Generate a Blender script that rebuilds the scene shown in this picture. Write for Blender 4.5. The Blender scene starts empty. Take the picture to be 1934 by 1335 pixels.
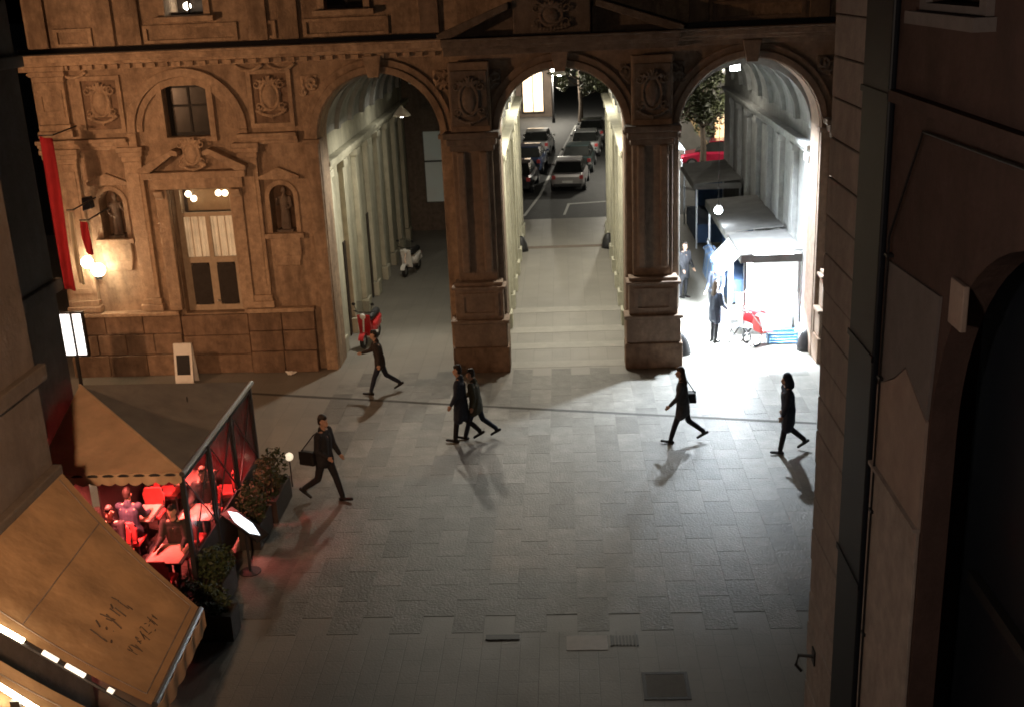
import bpy, math, random
from mathutils import Vector, Matrix
random.seed(7)
S = bpy.context.scene
COL = S.collection
R = math.radians
PI = math.pi

# ------------------------------------------------------------------ camera, sky, exposure
cd = bpy.data.cameras.new('camera'); cam = bpy.data.objects.new('camera', cd); COL.objects.link(cam)
cd.sensor_fit = 'HORIZONTAL'; cd.sensor_width = 36.0; cd.lens = 2150/1934*36
cd.dof.use_dof = True; cd.dof.focus_distance = 3.0; cd.dof.aperture_fstop = 13.0   # hand-held shot, not quite in focus
cd.clip_start = 0.1; cd.clip_end = 2000
p_, y_, r_ = R(18.27), R(3.09), R(-2.52)
fw = Vector((-math.sin(y_)*math.cos(p_), math.cos(y_)*math.cos(p_), -math.sin(p_)))
ri = Vector((math.cos(y_), math.sin(y_), 0)); up = ri.cross(fw)
r2 = math.cos(r_)*ri + math.sin(r_)*up; u2 = -math.sin(r_)*ri + math.cos(r_)*up
M4 = Matrix((r2, u2, -fw)).transposed().to_4x4(); M4.translation = (0, 0, 10.2)
cam.matrix_world = M4
S.camera = cam

W = bpy.data.worlds.new('World'); S.world = W; W.use_nodes = True
nt = W.node_tree; bg = nt.nodes['Background']
sky = nt.nodes.new('ShaderNodeTexSky'); sky.sky_type = 'NISHITA'; sky.sun_disc = False
sky.sun_elevation = R(-1); sky.sun_rotation = R(200)
nt.links.new(sky.outputs[0], bg.inputs[0]); bg.inputs[1].default_value = 0.012
sl = bpy.data.lights.new('moon', 'SUN'); sl.energy = 0.004; sl.angle = R(0.5); sl.color = (.8, .88, 1)
so = bpy.data.objects.new('moon', sl); COL.objects.link(so); so.rotation_euler = (R(50), 0, R(-20))
S.view_settings.view_transform = 'Standard'; S.view_settings.look = 'None'
S.view_settings.exposure = 0.0; S.view_settings.gamma = 1.0
S.render.engine = 'CYCLES'
S.cycles.max_bounces = 8

# light strengths (W), kept together
L_FACADE = 2050; L_FRONT = 7600; L_NAVE_L = 92; L_NAVE_M = 410; L_NAVE_R = 12000; L_STALL = 4200; L_RED = 190; L_STREET = 1700
WARM = (1.0, .54, .28); NEUT = (1.0, .93, .77); COOL = (.82, .92, 1.0)

# ------------------------------------------------------------------ materials
MATS = {}
def mat(name, col, rough=.8, var=.25, scale=6, bump=.15, bscale=40, metal=0, dirt=None, spec=.3, coat=0):
    if name in MATS: return MATS[name]
    m = bpy.data.materials.new(name); m.use_nodes = True; t = m.node_tree; b = t.nodes['Principled BSDF']
    N = t.nodes.new; L = t.links.new
    tc = N('ShaderNodeTexCoord')
    n1 = N('ShaderNodeTexNoise'); n1.inputs['Scale'].default_value = scale; n1.inputs['Detail'].default_value = 6; n1.inputs['Roughness'].default_value = .65
    L(tc.outputs['Object'], n1.inputs['Vector'])
    cr = N('ShaderNodeValToRGB'); e = cr.color_ramp.elements
    e[0].position = .3; e[1].position = .72
    e[0].color = (*[c*(1-var) for c in col], 1); e[1].color = (*[min(1, c*(1+var)) for c in col], 1)
    L(n1.outputs['Fac'], cr.inputs[0]); out = cr.outputs[0]
    if dirt:
        n3 = N('ShaderNodeTexNoise'); n3.inputs['Scale'].default_value = scale*.22; n3.inputs['Detail'].default_value = 8; n3.inputs['Roughness'].default_value = .7
        mp3 = N('ShaderNodeMapping'); mp3.inputs['Scale'].default_value = (1.6, 1.6, .35); L(tc.outputs['Object'], mp3.inputs[0]); L(mp3.outputs[0], n3.inputs['Vector'])
        c3 = N('ShaderNodeValToRGB'); c3.color_ramp.elements[0].position = .42; c3.color_ramp.elements[1].position = .7
        L(n3.outputs['Fac'], c3.inputs[0])
        mx = N('ShaderNodeMix'); mx.data_type = 'RGBA'; mx.blend_type = 'MIX'
        mul = N('ShaderNodeMath'); mul.operation = 'MULTIPLY'; mul.inputs[1].default_value = dirt[3]
        L(c3.outputs[0], mul.inputs[0]); L(mul.outputs[0], mx.inputs[0])
        L(out, mx.inputs[6]); mx.inputs[7].default_value = (*dirt[:3], 1); out = mx.outputs[2]
    L(out, b.inputs['Base Color'])
    b.inputs['Roughness'].default_value = rough; b.inputs['Metallic'].default_value = metal
    b.inputs['Specular IOR Level'].default_value = spec; b.inputs['Coat Weight'].default_value = coat
    if bump:
        n2 = N('ShaderNodeTexNoise'); n2.inputs['Scale'].default_value = bscale; n2.inputs['Detail'].default_value = 5
        L(tc.outputs['Object'], n2.inputs['Vector'])
        bp = N('ShaderNodeBump'); bp.inputs['Strength'].default_value = bump; bp.inputs['Distance'].default_value = .03
        L(n2.outputs['Fac'], bp.inputs['Height']); L(bp.outputs[0], b.inputs['Normal'])
    MATS[name] = m; return m

def emit(name, col, st):
    if name in MATS: return MATS[name]
    m = bpy.data.materials.new(name); m.use_nodes = True; t = m.node_tree; b = t.nodes['Principled BSDF']
    b.inputs['Base Color'].default_value = (.8, .8, .8, 1)
    b.inputs['Emission Color'].default_value = (*col, 1); b.inputs['Emission Strength'].default_value = st
    tc = t.nodes.new('ShaderNodeTexCoord'); n = t.nodes.new('ShaderNodeTexNoise'); n.inputs['Scale'].default_value = 3
    t.links.new(tc.outputs['Object'], n.inputs['Vector'])
    mr = t.nodes.new('ShaderNodeMapRange'); mr.inputs[1].default_value = .3; mr.inputs[2].default_value = .7
    mr.inputs[3].default_value = st*.6; mr.inputs[4].default_value = st*1.25
    t.links.new(n.outputs['Fac'], mr.inputs[0]); t.links.new(mr.outputs[0], b.inputs['Emission Strength'])
    MATS[name] = m; return m

def canvas(name, col, trans=.35, var=.12):
    m = bpy.data.materials.new(name); m.use_nodes = True; t = m.node_tree; b = t.nodes['Principled BSDF']
    N = t.nodes.new; L = t.links.new; tc = N('ShaderNodeTexCoord')
    n1 = N('ShaderNodeTexNoise'); n1.inputs['Scale'].default_value = 2.2; n1.inputs['Detail'].default_value = 7
    L(tc.outputs['Object'], n1.inputs['Vector'])
    cr = N('ShaderNodeValToRGB'); e = cr.color_ramp.elements; e[0].position = .3; e[1].position = .7
    e[0].color = (*[c*(1-var*1.6) for c in col], 1); e[1].color = (*[c*(1+var) for c in col], 1)
    L(n1.outputs['Fac'], cr.inputs[0]); L(cr.outputs[0], b.inputs['Base Color']); b.inputs['Roughness'].default_value = .85
    b.inputs['Specular IOR Level'].default_value = .15
    wv = N('ShaderNodeTexNoise'); wv.inputs['Scale'].default_value = 5; L(tc.outputs['Object'], wv.inputs['Vector'])
    bp = N('ShaderNodeBump'); bp.inputs['Strength'].default_value = .35; bp.inputs['Distance'].default_value = .06
    L(wv.outputs['Fac'], bp.inputs['Height']); L(bp.outputs[0], b.inputs['Normal'])
    tr = N('ShaderNodeBsdfTranslucent'); L(cr.outputs[0], tr.inputs[0])
    mx = N('ShaderNodeMixShader'); mx.inputs[0].default_value = trans
    L(b.outputs[0], mx.inputs[1]); L(tr.outputs[0], mx.inputs[2]); L(mx.outputs[0], t.nodes['Material Output'].inputs[0])
    MATS[name] = m; return m

def clearpane(name, tint=(.8, .8, .8), gl=.12):
    m = bpy.data.materials.new(name); m.use_nodes = True; t = m.node_tree; N = t.nodes.new; L = t.links.new
    t.nodes.remove(t.nodes['Principled BSDF'])
    a = N('ShaderNodeBsdfTransparent'); a.inputs[0].default_value = (*tint, 1)
    g = N('ShaderNodeBsdfGlossy'); g.inputs[0].default_value = (.8, .8, .8, 1)
    tc = N('ShaderNodeTexCoord'); n = N('ShaderNodeTexNoise'); n.inputs['Scale'].default_value = 4; L(tc.outputs['Object'], n.inputs['Vector'])
    mr = N('ShaderNodeMapRange'); mr.inputs[3].default_value = .05; mr.inputs[4].default_value = .3; L(n.outputs['Fac'], mr.inputs[0]); L(mr.outputs[0], g.inputs['Roughness'])
    mx = N('ShaderNodeMixShader'); mx.inputs[0].default_value = gl
    L(a.outputs[0], mx.inputs[1]); L(g.outputs[0], mx.inputs[2]); L(mx.outputs[0], t.nodes['Material Output'].inputs[0])
    MATS[name] = m; return m

def paving(name, c1, c2, mortar, bw, bh, rough=(.32, .6), off=.5):
    m = bpy.data.materials.new(name); m.use_nodes = True; t = m.node_tree; b = t.nodes['Principled BSDF']; N = t.nodes.new; L = t.links.new
    tc = N('ShaderNodeTexCoord'); br = N('ShaderNodeTexBrick'); mpb = N('ShaderNodeMapping'); mpb.inputs['Rotation'].default_value = (0, 0, R(90)); L(tc.outputs['Object'], mpb.inputs[0]); L(mpb.outputs[0], br.inputs['Vector'])
    br.inputs['Scale'].default_value = 1; br.inputs['Brick Width'].default_value = bw; br.inputs['Row Height'].default_value = bh
    br.inputs['Mortar Size'].default_value = .008; br.inputs['Mortar Smooth'].default_value = .4; br.offset = off
    br.inputs['Color1'].default_value = (*c1, 1); br.inputs['Color2'].default_value = (*c2, 1); br.inputs['Mortar'].default_value = (*mortar, 1)
    n1 = N('ShaderNodeTexNoise'); n1.inputs['Scale'].default_value = .55; n1.inputs['Detail'].default_value = 9; n1.inputs['Roughness'].default_value = .72
    L(tc.outputs['Object'], n1.inputs['Vector'])
    cr = N('ShaderNodeValToRGB'); e = cr.color_ramp.elements; e[0].position = .3; e[1].position = .72; e[0].color = (.84, .83, .82, 1); e[1].color = (1.1, 1.08, 1.05, 1)
    L(n1.outputs['Fac'], cr.inputs[0])
    mx = N('ShaderNodeMix'); mx.data_type = 'RGBA'; mx.blend_type = 'MULTIPLY'; mx.inputs[0].default_value = 1
    L(br.outputs['Color'], mx.inputs[6]); L(cr.outputs[0], mx.inputs[7]); L(mx.outputs[2], b.inputs['Base Color'])
    n2 = N('ShaderNodeTexNoise'); n2.inputs['Scale'].default_value = 1.3; n2.inputs['Detail'].default_value = 6; L(tc.outputs['Object'], n2.inputs['Vector'])
    mr = N('ShaderNodeMapRange'); mr.inputs[1].default_value = .3; mr.inputs[2].default_value = .7; mr.inputs[3].default_value = rough[0]; mr.inputs[4].default_value = rough[1]
    L(n2.outputs['Fac'], mr.inputs[0]); L(mr.outputs[0], b.inputs['Roughness'])
    n3 = N('ShaderNodeTexNoise'); n3.inputs['Scale'].default_value = 26; n3.inputs['Detail'].default_value = 4; L(tc.outputs['Object'], n3.inputs['Vector'])
    ad = N('ShaderNodeMath'); ad.operation = 'MULTIPLY_ADD'; ad.inputs[1].default_value = -1.2; L(br.outputs['Fac'], ad.inputs[0]); L(n3.outputs['Fac'], ad.inputs[2])
    bp = N('ShaderNodeBump'); bp.inputs['Strength'].default_value = .3; bp.inputs['Distance'].default_value = .012; L(ad.outputs[0], bp.inputs['Height']); L(bp.outputs[0], b.inputs['Normal'])
    MATS[name] = m; return m

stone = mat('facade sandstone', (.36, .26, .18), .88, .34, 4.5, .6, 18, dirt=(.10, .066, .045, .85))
stone_lo = mat('plinth stone', (.23, .155, .107), .9, .35, 4, .6, 16, dirt=(.075, .05, .036, .8))
stone_hi = mat('carved stone', (.42, .305, .21), .85, .3, 7, .5, 24, dirt=(.14, .092, .064, .75))
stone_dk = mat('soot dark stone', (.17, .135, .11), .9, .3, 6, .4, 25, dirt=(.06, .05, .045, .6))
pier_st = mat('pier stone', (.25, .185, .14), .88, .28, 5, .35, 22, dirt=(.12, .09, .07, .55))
passage = mat('passage plaster', (.47, .455, .36), .85, .18, 3, .25, 20, dirt=(.24, .23, .185, .75))
passage_g = mat('grey passage stone', (.36, .36, .35), .85, .2, 4, .25, 20, dirt=(.2, .2, .2, .5))
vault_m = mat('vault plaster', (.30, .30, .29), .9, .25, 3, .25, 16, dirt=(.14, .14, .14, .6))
dark_pl = mat('dark stucco', (.12, .10, .085), .92, .25, 3, .35, 14, dirt=(.07, .058, .052, .7))
dark_tr = mat('dark trim stone', (.095, .08, .068), .9, .2, 5, .3, 20)
red_pl = mat('dark red plaster', (.10, .062, .056), .9, .25, 2.5, .3, 14, dirt=(.055, .037, .035, .6))
quoin_m = mat('grey quoin stone', (.42, .36, .335), .88, .2, 5, .4, 20, dirt=(.27, .225, .205, .6))
pink_fin = mat('pale pink finish', (.40, .31, .275), .85, .15, 4, .2, 25, dirt=(.28, .21, .19, .5))
lav_fin = mat('mauve grey finish', (.21, .185, .185), .88, .15, 4, .2, 25, dirt=(.15, .13, .13, .5))
navy = mat('navy painted metal', (.009, .012, .02), .5, .15, 8, .05, 60, spec=.4)
black = mat('black iron', (.018, .018, .02), .5, .2, 10, .1, 50, spec=.4)
darkglass = mat('dark window glass', (.022, .023, .022), .15, .3, 2, .02, 5, spec=.5)
wood_dk = mat('dark door wood', (.03, .025, .022), .55, .3, 9, .2, 40)
door_pale = mat('pale painted door', (.42, .34, .25), .6, .15, 8, .1, 50)
grey_canvas = canvas('grey canvas', (.17, .155, .135), .1)
tan_canvas = canvas('tan canvas', (.62, .45, .30), .25)
brown_canvas = canvas('brown canvas', (.34, .225, .125), .22)
white_canvas = canvas('white tarpaulin', (.80, .80, .78), .4, .05)
roof_canvas = canvas('grey stall tarpaulin', (.17, .165, .16), .1)
red_cloth = canvas('red cloth', (.42, .03, .04), .2)
cream_cloth = canvas('cream cloth', (.62, .55, .42), .2)
navy_cloth = canvas('navy blue drape', (.05, .085, .16), .1)
red_fab = mat('red upholstery', (.50, .07, .07), .7, .2, 10, .1, 60)
pinkish = mat('salmon tablecloth', (.62, .30, .26), .8, .12, 8, .1, 60)
white_p = mat('white paint', (.78, .78, .76), .5, .06, 8, .03, 60)
steel = mat('brushed steel', (.45, .45, .46), .35, .1, 20, .03, 80, metal=1)
clear = clearpane('clear vinyl pane')
winglass = clearpane('window pane glass', (.9, .88, .84), .1)
skin = mat('skin', (.42, .26, .19), .6, .1, 20, .05, 60)
bulb_w = emit('warm bulb', (1, .82, .55), 45)
bulb_n = emit('neutral bulb', (1, .96, .86), 30)
bulb_c = emit('cool led', (.88, .95, 1), 40)
lightbox = emit('white lightbox face', (1, .98, .95), 2.4)
menu_lit = emit('lit menu panel', (.80, .92, 1), 2.2)
shop_lit = emit('lit shop window', (1, .6, .25), 1.7)
red_bulb = emit('red heater element', (1, .12, .08), 16)
glow_door = emit('warm lit curtain', (1, .66, .38), .4)

# ------------------------------------------------------------------ mesh helpers
class MB:
    def __init__(s): s.v = []; s.f = []
    def add(s, vs, fs):
        n = len(s.v); s.v += [tuple(v) for v in vs]; s.f += [tuple(i+n for i in f) for f in fs]; return s
    def box(s, x0, x1, y0, y1, z0, z1):
        return s.add([(x0,y0,z0),(x1,y0,z0),(x1,y1,z0),(x0,y1,z0),(x0,y0,z1),(x1,y0,z1),(x1,y1,z1),(x0,y1,z1)],
                     [(0,3,2,1),(4,5,6,7),(0,1,5,4),(1,2,6,5),(2,3,7,6),(3,0,4,7)])
    def prism(s, poly, a, b, axis='Y'):
        n = len(poly)
        def P(u, v, w): return (u, w, v) if axis == 'Y' else ((w, u, v) if axis == 'X' else (u, v, w))
        vs = [P(u, v, a) for u, v in poly] + [P(u, v, b) for u, v in poly]
        return s.add(vs, [tuple(range(n))[::-1], tuple(range(n, 2*n))] + [(i, (i+1) % n, n+(i+1) % n, n+i) for i in range(n)])
    def tube(s, pts, rad, seg=8, cap=True):
        pts = [Vector(p) for p in pts]; n0 = len(s.v); k = len(pts)
        if not isinstance(rad, (list, tuple)): rad = [rad]*k
        for i, p in enumerate(pts):
            d = (pts[min(i+1, k-1)] - pts[max(i-1, 0)]).normalized()
            a = d.orthogonal().normalized() if abs(d.z) > .99 else d.cross(Vector((0, 0, 1))).normalized()
            b = d.cross(a)
            for j in range(seg):
                t = 2*PI*j/seg; q = p + (a*math.cos(t) + b*math.sin(t))*rad[i]; s.v.append(tuple(q))
        for i in range(k-1):
            for j in range(seg):
                A = n0+i*seg+j; B = n0+i*seg+(j+1) % seg; s.f.append((A, B, B+seg, A+seg))
        if cap: s.f.append(tuple(range(n0+seg-1, n0-1, -1))); s.f.append(tuple(range(n0+(k-1)*seg, n0+k*seg)))
        return s
    def lathe(s, prof, c=(0, 0, 0), seg=16):
        n0 = len(s.v)
        for r, z in prof:
            for j in range(seg):
                t = 2*PI*j/seg; s.v.append((c[0]+max(r, .0008)*math.cos(t), c[1]+max(r, .0008)*math.sin(t), c[2]+z))
        for i in range(len(prof)-1):
            for j in range(seg):
                A = n0+i*seg+j; B = n0+i*seg+(j+1) % seg; s.f.append((A, B, B+seg, A+seg))
        s.f.append(tuple(range(n0+seg-1, n0-1, -1))); s.f.append(tuple(range(n0+(len(prof)-1)*seg, n0+len(prof)*seg)))
        return s
    def capsule(s, p0, r0, p1, r1, seg=10):
        p0, p1 = Vector(p0), Vector(p1); d = p1-p0; l = d.length
        d = d/l if l > 1e-5 else Vector((0, 0, 1))
        pts, rr = [], []
        for a in (-88, -60, -30, 0): pts.append(p0+d*r0*math.sin(R(a))); rr.append(r0*math.cos(R(a)))
        for a in (0, 30, 60, 88): pts.append(p1+d*r1*math.sin(R(a))); rr.append(r1*math.cos(R(a)))
        n0 = len(s.v); a = d.orthogonal().normalized(); b = d.cross(a)
        for p, r in zip(pts, rr):
            for j in range(seg):
                t = 2*PI*j/seg; s.v.append(tuple(p+(a*math.cos(t)+b*math.sin(t))*r))
        k = len(pts)
        for i in range(k-1):
            for j in range(seg):
                A = n0+i*seg+j; B = n0+i*seg+(j+1) % seg; s.f.append((A, B, B+seg, A+seg))
        s.f.append(tuple(range(n0+seg-1, n0-1, -1))); s.f.append(tuple(range(n0+(k-1)*seg, n0+k*seg)))
        return s
    def sphere(s, c, r, sx=1, sy=1, sz=1, seg=14, rings=9):
        prof = [(math.sin(PI*i/rings)*r, -math.cos(PI*i/rings)*r) for i in range(rings+1)]
        n0 = len(s.v); s.lathe(prof, (0, 0, 0), seg)
        for i in range(n0, len(s.v)):
            x, y, z = s.v[i]; s.v[i] = (c[0]+x*sx, c[1]+y*sy, c[2]+z*sz)
        return s
    def torus(s, c, R0, r, axis='X', seg=20, ts=8):
        n0 = len(s.v)
        for i in range(seg):
            a = 2*PI*i/seg
            for j in range(ts):
                b = 2*PI*j/ts; u = (R0+r*math.cos(b)); w = r*math.sin(b)
                q = (w, u*math.cos(a), u*math.sin(a)) if axis == 'X' else (u*math.cos(a), u*math.sin(a), w)
                s.v.append((c[0]+q[0], c[1]+q[1], c[2]+q[2]))
        for i in range(seg):
            for j in range(ts):
                s.f.append((n0+i*ts+j, n0+((i+1) % seg)*ts+j, n0+((i+1) % seg)*ts+(j+1) % ts, n0+i*ts+(j+1) % ts))
        return s
    def xf(s, m):
        s.v = [tuple(m @ Vector(v)) for v in s.v]; return s

def mesh(name, mb, m, parent=None, loc=None, smooth=False, bevel=0, local=False, remesh=0, kind=None, bseg=2):
    off = Vector((0, 0, 0))
    if parent is not None and not local:
        q = parent
        while q is not None: off += Vector(q.location); q = q.parent
    if loc is not None: off = off + Vector(loc)
    me = bpy.data.meshes.new(name)
    me.from_pydata([(v[0]-off.x, v[1]-off.y, v[2]-off.z) for v in mb.v] if off.length else mb.v, [], mb.f)
    me.validate(); me.update(); me.materials.append(m)
    if smooth:
        for p in me.polygons: p.use_smooth = True
    o = bpy.data.objects.new(name, me); COL.objects.link(o)
    if parent is not None: o.parent = parent
    if loc is not None: o.location = loc
    if bevel:
        b = o.modifiers.new('bevel', 'BEVEL'); b.width = bevel; b.segments = bseg; b.limit_method = 'ANGLE'; b.angle_limit = R(40)
    if remesh:
        q = o.modifiers.new('remesh', 'REMESH'); q.mode = 'VOXEL'; q.voxel_size = remesh; q.use_smooth_shade = True
        q = o.modifiers.new('smooth', 'SMOOTH'); q.factor = .5; q.iterations = 3
    if kind: o['kind'] = kind
    return o

def thing(name, label, cat, loc=(0, 0, 0), rz=0, group=None):
    o = bpy.data.objects.new(name, None); COL.objects.link(o); o.location = loc; o.rotation_euler = (0, 0, rz); o.empty_display_size = .2
    return tag(o, label, cat, group)
def tag(o, label, cat, group=None):
    o['label'] = label; o['category'] = cat
    if group: o['group'] = group
    return o
def struct(o): o['kind'] = 'structure'; return o
def dup(root, loc=None, rz=None, label=None):
    def cp(o, par):
        c = o.copy(); COL.objects.link(c); c.parent = par
        for ch in list(o.children): cp(ch, c)
        return c
    c = cp(root, None)
    if loc is not None: c.location = loc
    if rz is not None: c.rotation_euler = (0, 0, rz)
    if label: c['label'] = label
    return c
def light(name, kind, loc, energy, col, parent=None, size=.2, rot=(0, 0, 0), spot=None, blend=.6, aim=None):
    wl_ = loc
    l = bpy.data.lights.new(name, kind); l.energy = energy; l.color = col
    if kind == 'AREA': l.shape = 'DISK'; l.size = size
    elif kind == 'SPOT': l.shadow_soft_size = size; l.spot_size = spot; l.spot_blend = blend
    else: l.shadow_soft_size = size
    o = bpy.data.objects.new(name, l); COL.objects.link(o)
    if parent is not None: o.parent = parent; loc = Vector(loc)-Vector(parent.location)
    o.location = loc; o.rotation_euler = rot
    if aim is not None: o.rotation_euler = (Vector(aim)-Vector(wl_)).to_track_quat('-Z', 'Y').to_euler()
    return o

def wall_open(x0, x1, z0, z1, y0, y1, opens, mb=None, axis='Y'):
    """slab with rectangular openings; opens = [(xa, xb, za, zb)]"""
    mb = mb or MB()
    xs = sorted({x0, x1, *[o[0] for o in opens], *[o[1] for o in opens]}); zs = sorted({z0, z1, *[o[2] for o in opens], *[o[3] for o in opens]})
    def P(u, v, w): return (u, w, v) if axis == 'Y' else (w, u, v)
    def hole(i, j):
        if i < 0 or j < 0 or i >= len(xs)-1 or j >= len(zs)-1: return True
        cx, cz = (xs[i]+xs[i+1])/2, (zs[j]+zs[j+1])/2
        return any(o[0] < cx < o[1] and o[2] < cz < o[3] for o in opens)
    for i in range(len(xs)-1):
        for j in range(len(zs)-1):
            if hole(i, j): continue
            a, b, c, d = xs[i], xs[i+1], zs[j], zs[j+1]
            mb.add([P(a, c, y0), P(b, c, y0), P(b, d, y0), P(a, d, y0)], [(0, 1, 2, 3)])
            mb.add([P(a, c, y1), P(b, c, y1), P(b, d, y1), P(a, d, y1)], [(3, 2, 1, 0)])
            for di, dj, e in ((-1, 0, ((a, c), (a, d))), (1, 0, ((b, c), (b, d))), (0, -1, ((a, c), (b, c))), (0, 1, ((a, d), (b, d)))):
                if hole(i+di, j+dj):
                    (u0, v0), (u1, v1) = e
                    mb.add([P(u0, v0, y0), P(u1, v1, y0), P(u1, v1, y1), P(u0, v0, y1)], [(0, 1, 2, 3)])
    return mb
def arc(cx, cz, r, a0=0, a1=180, n=28):
    return [(cx+r*math.cos(R(a0+(a1-a0)*i/n)), cz+r*math.sin(R(a0+(a1-a0)*i/n))) for i in range(n+1)]
def ring(cx, cz, r0, r1, a0=0, a1=180, n=28):
    return arc(cx, cz, r1, a0, a1, n) + arc(cx, cz, r0, a0, a1, n)[::-1]

# ------------------------------------------------------------------ ground
pav = paving('plaza paving', (.205, .195, .175), (.185, .177, .16), (.145, .138, .126), 1.05, .52, (.47, .52))
pav2 = paving('near paving', (.205, .195, .175), (.185, .177, .16), (.145, .138, .126), .62, .31, (.47, .54))
asph = mat('asphalt', (.055, .055, .055), .75, .25, 3, .3, 90, dirt=(.035, .035, .035, .5), spec=.4)
band_m = mat('pale paving band', (.245, .232, .205), .5, .15, 3, .15, 30, dirt=(.2, .19, .17, .5), spec=.4)
line_m = mat('white road paint', (.5, .5, .48), .7, .15, 8, .1, 40)
struct(mesh('ground', MB().add([(-300, -100, -.012), (300, -100, -.012), (300, 500, -.012), (-300, 500, -.012)], [(0, 1, 2, 3)]), asph))
plaza = struct(mesh('plaza_pavement', MB().add([(-40, 16.28, 0), (40, 16.28, 0), (40, 49.6, 0), (-40, 49.6, 0)], [(0, 1, 2, 3)]), pav))
slab_m = mat('plaza slab', (.182, .174, .157), .47, .3, 2.4, .45, 22, dirt=(.10, .095, .085, .85), spec=.35)
_t = slab_m.node_tree; _oi = _t.nodes.new('ShaderNodeObjectInfo'); _mr = _t.nodes.new('ShaderNodeMapRange'); _mr.inputs[3].default_value = .68; _mr.inputs[4].default_value = 1.16
_t.links.new(_oi.outputs['Random'], _mr.inputs[0]); _mx = _t.nodes.new('ShaderNodeMix'); _mx.data_type = 'RGBA'; _mx.blend_type = 'MULTIPLY'; _mx.inputs[0].default_value = 1
_b = _t.nodes['Principled BSDF']; _src = _b.inputs['Base Color'].links[0].from_socket
_t.links.new(_src, _mx.inputs[6]); _t.links.new(_mr.outputs[0], _mx.inputs[7]); _t.links.new(_mx.outputs[2], _b.inputs['Base Color'])
for _n in list(_t.nodes):
    if _n.type == 'TEX_COORD':      # shift the grain from slab to slab
        _va = _t.nodes.new('ShaderNodeVectorMath'); _va.operation = 'MULTIPLY_ADD'; _va.inputs[1].default_value = (1, 1, 1)
        _tos = [l.to_socket for l in _n.outputs['Object'].links]
        _t.links.new(_n.outputs['Object'], _va.inputs[0]); _cb = _t.nodes.new('ShaderNodeCombineXYZ'); _ml = _t.nodes.new('ShaderNodeMath'); _ml.operation = 'MULTIPLY'; _ml.inputs[1].default_value = 50
        _t.links.new(_oi.outputs['Random'], _ml.inputs[0]); _t.links.new(_ml.outputs[0], _cb.inputs[0]); _t.links.new(_ml.outputs[0], _cb.inputs[1]); _t.links.new(_cb.outputs[0], _va.inputs[2])
        for q in _tos: _t.links.new(_va.outputs[0], q)
        break
sl0 = mesh('slab', MB().box(-.2575, .2575, -.5225, .5225, -.003, .003), slab_m, plaza, local=True, bevel=.0015)
_rs = random.Random(11); _first = True
for row in range(24):
    for k in range(12):
        cx = -5.98+row*.52; cy = 16.285+.525+k*1.05+(.525 if row % 2 else 0)
        o = sl0 if _first else sl0.copy()
        if not _first: COL.objects.link(o); o.parent = plaza
        _first = False
        o.location = (cx, cy, .0035+_rs.uniform(-.0008, .0008)); o.rotation_euler = (R(_rs.uniform(-.04, .04)), R(_rs.uniform(-.09, .09)), R(_rs.choice((0, 180))))
struct(mesh('near_pavement', MB().box(-40, 40, -20, 16.275, -.01, .006), pav2))
struct(mesh('drain_channel', MB().prism([(-9.0, 28.24), (-2.4, 26.78), (9.0, 24.4), (9.0, 24.27), (-2.4, 26.65), (-9.0, 28.11)], .0015, .0078, 'Z'), mat('dark drain iron', (.06, .057, .052), .8, .25, 6, .2, 40)))
for i, (ya, yb) in enumerate(((31.2, 31.75), (32.75, 33.35), (34.9, 35.5), (29.55, 30.1))):
    struct(mesh('paving_band', MB().box(-1.85, 1.75, ya, yb, .0015, .005), band_m))
struct(mesh('threshold_strip', MB().box(-1.85, 1.75, 43.9, 44.3, .0015, .006), stone_dk))
# painted lines of the back street (the street bends a little to the right)
struct(mesh('painted_kerb_line', MB().prism([(-2.45, 49.7), (-1.95, 50.6), (-1.35, 55.3), (-.65, 65), (.75, 82), (.87, 82), (-.52, 65), (-1.22, 55.3), (-1.83, 50.5), (-2.33, 49.6)], -.0075, -.0035, 'Z'), line_m))
struct(mesh('parking_bay_line', MB().prism([(-.16, 50.4), (-.05, 50.4), (.16, 52.8), (2.2, 53.2), (2.2, 53.4), (.06, 53.02)], -.0075, -.0035, 'Z'), line_m))
# pieces of the paving near the camera
tag(mesh('inspection_cover', MB().box(-.19, .47, 15.72, 16.14, .0075, .014), mat('pale granite slab', (.48, .44, .42), .5, .12, 8, .15, 50), bevel=.004),
    'pale rectangular granite cover set at the edge of the near paving', 'cover')
c = thing('drain_cover', 'square dark iron drain cover in the near paving', 'drain cover', (1.3, 14.75, .006))
mesh('frame', wall_open(.95, 1.65, 14.4, 15.1, -.0, .014, [(1.01, 1.59, 14.46, 15.04)]).xf(Matrix(((1,0,0,0),(0,0,1,0),(0,1,0,0),(0,0,0,1)))), black, c)
mesh('plate', MB().box(1.015, 1.585, 14.465, 15.035, .0075, .012), mat('worn cover stone', (.15, .14, .125), .7, .15, 8, .2, 40), c)
c = thing('channel_grate', 'short black iron grate beside the pale granite cover', 'grate', (.72, 15.98, .006))
for k in range(7): mesh('bar', MB().box(.55+k*.055, .58+k*.055, 15.85, 16.12, .0075, .02), black, c)
mesh('frame', MB().box(.52, .545, 15.83, 16.14, .0075, .021).box(.935, .96, 15.83, 16.14, .0075, .021), black, c)
tag(mesh('gutter_slot', MB().box(-1.5, -.95, 16.05, 16.19, .0075, .024), black), 'narrow black gutter slot at the edge of the near paving', 'gutter')

# ------------------------------------------------------------------ the palace with three arches
F = 30.0
pal = thing('arcaded_palace', 'ornate stone palace with three tall arches, a portal and a carved cornice', 'palace', (0, F, 0))
ARCH = ((-4.85, 1.6, 6.38), (-.07, 1.62, 6.33), (4.77, 1.8, 6.2))
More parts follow.
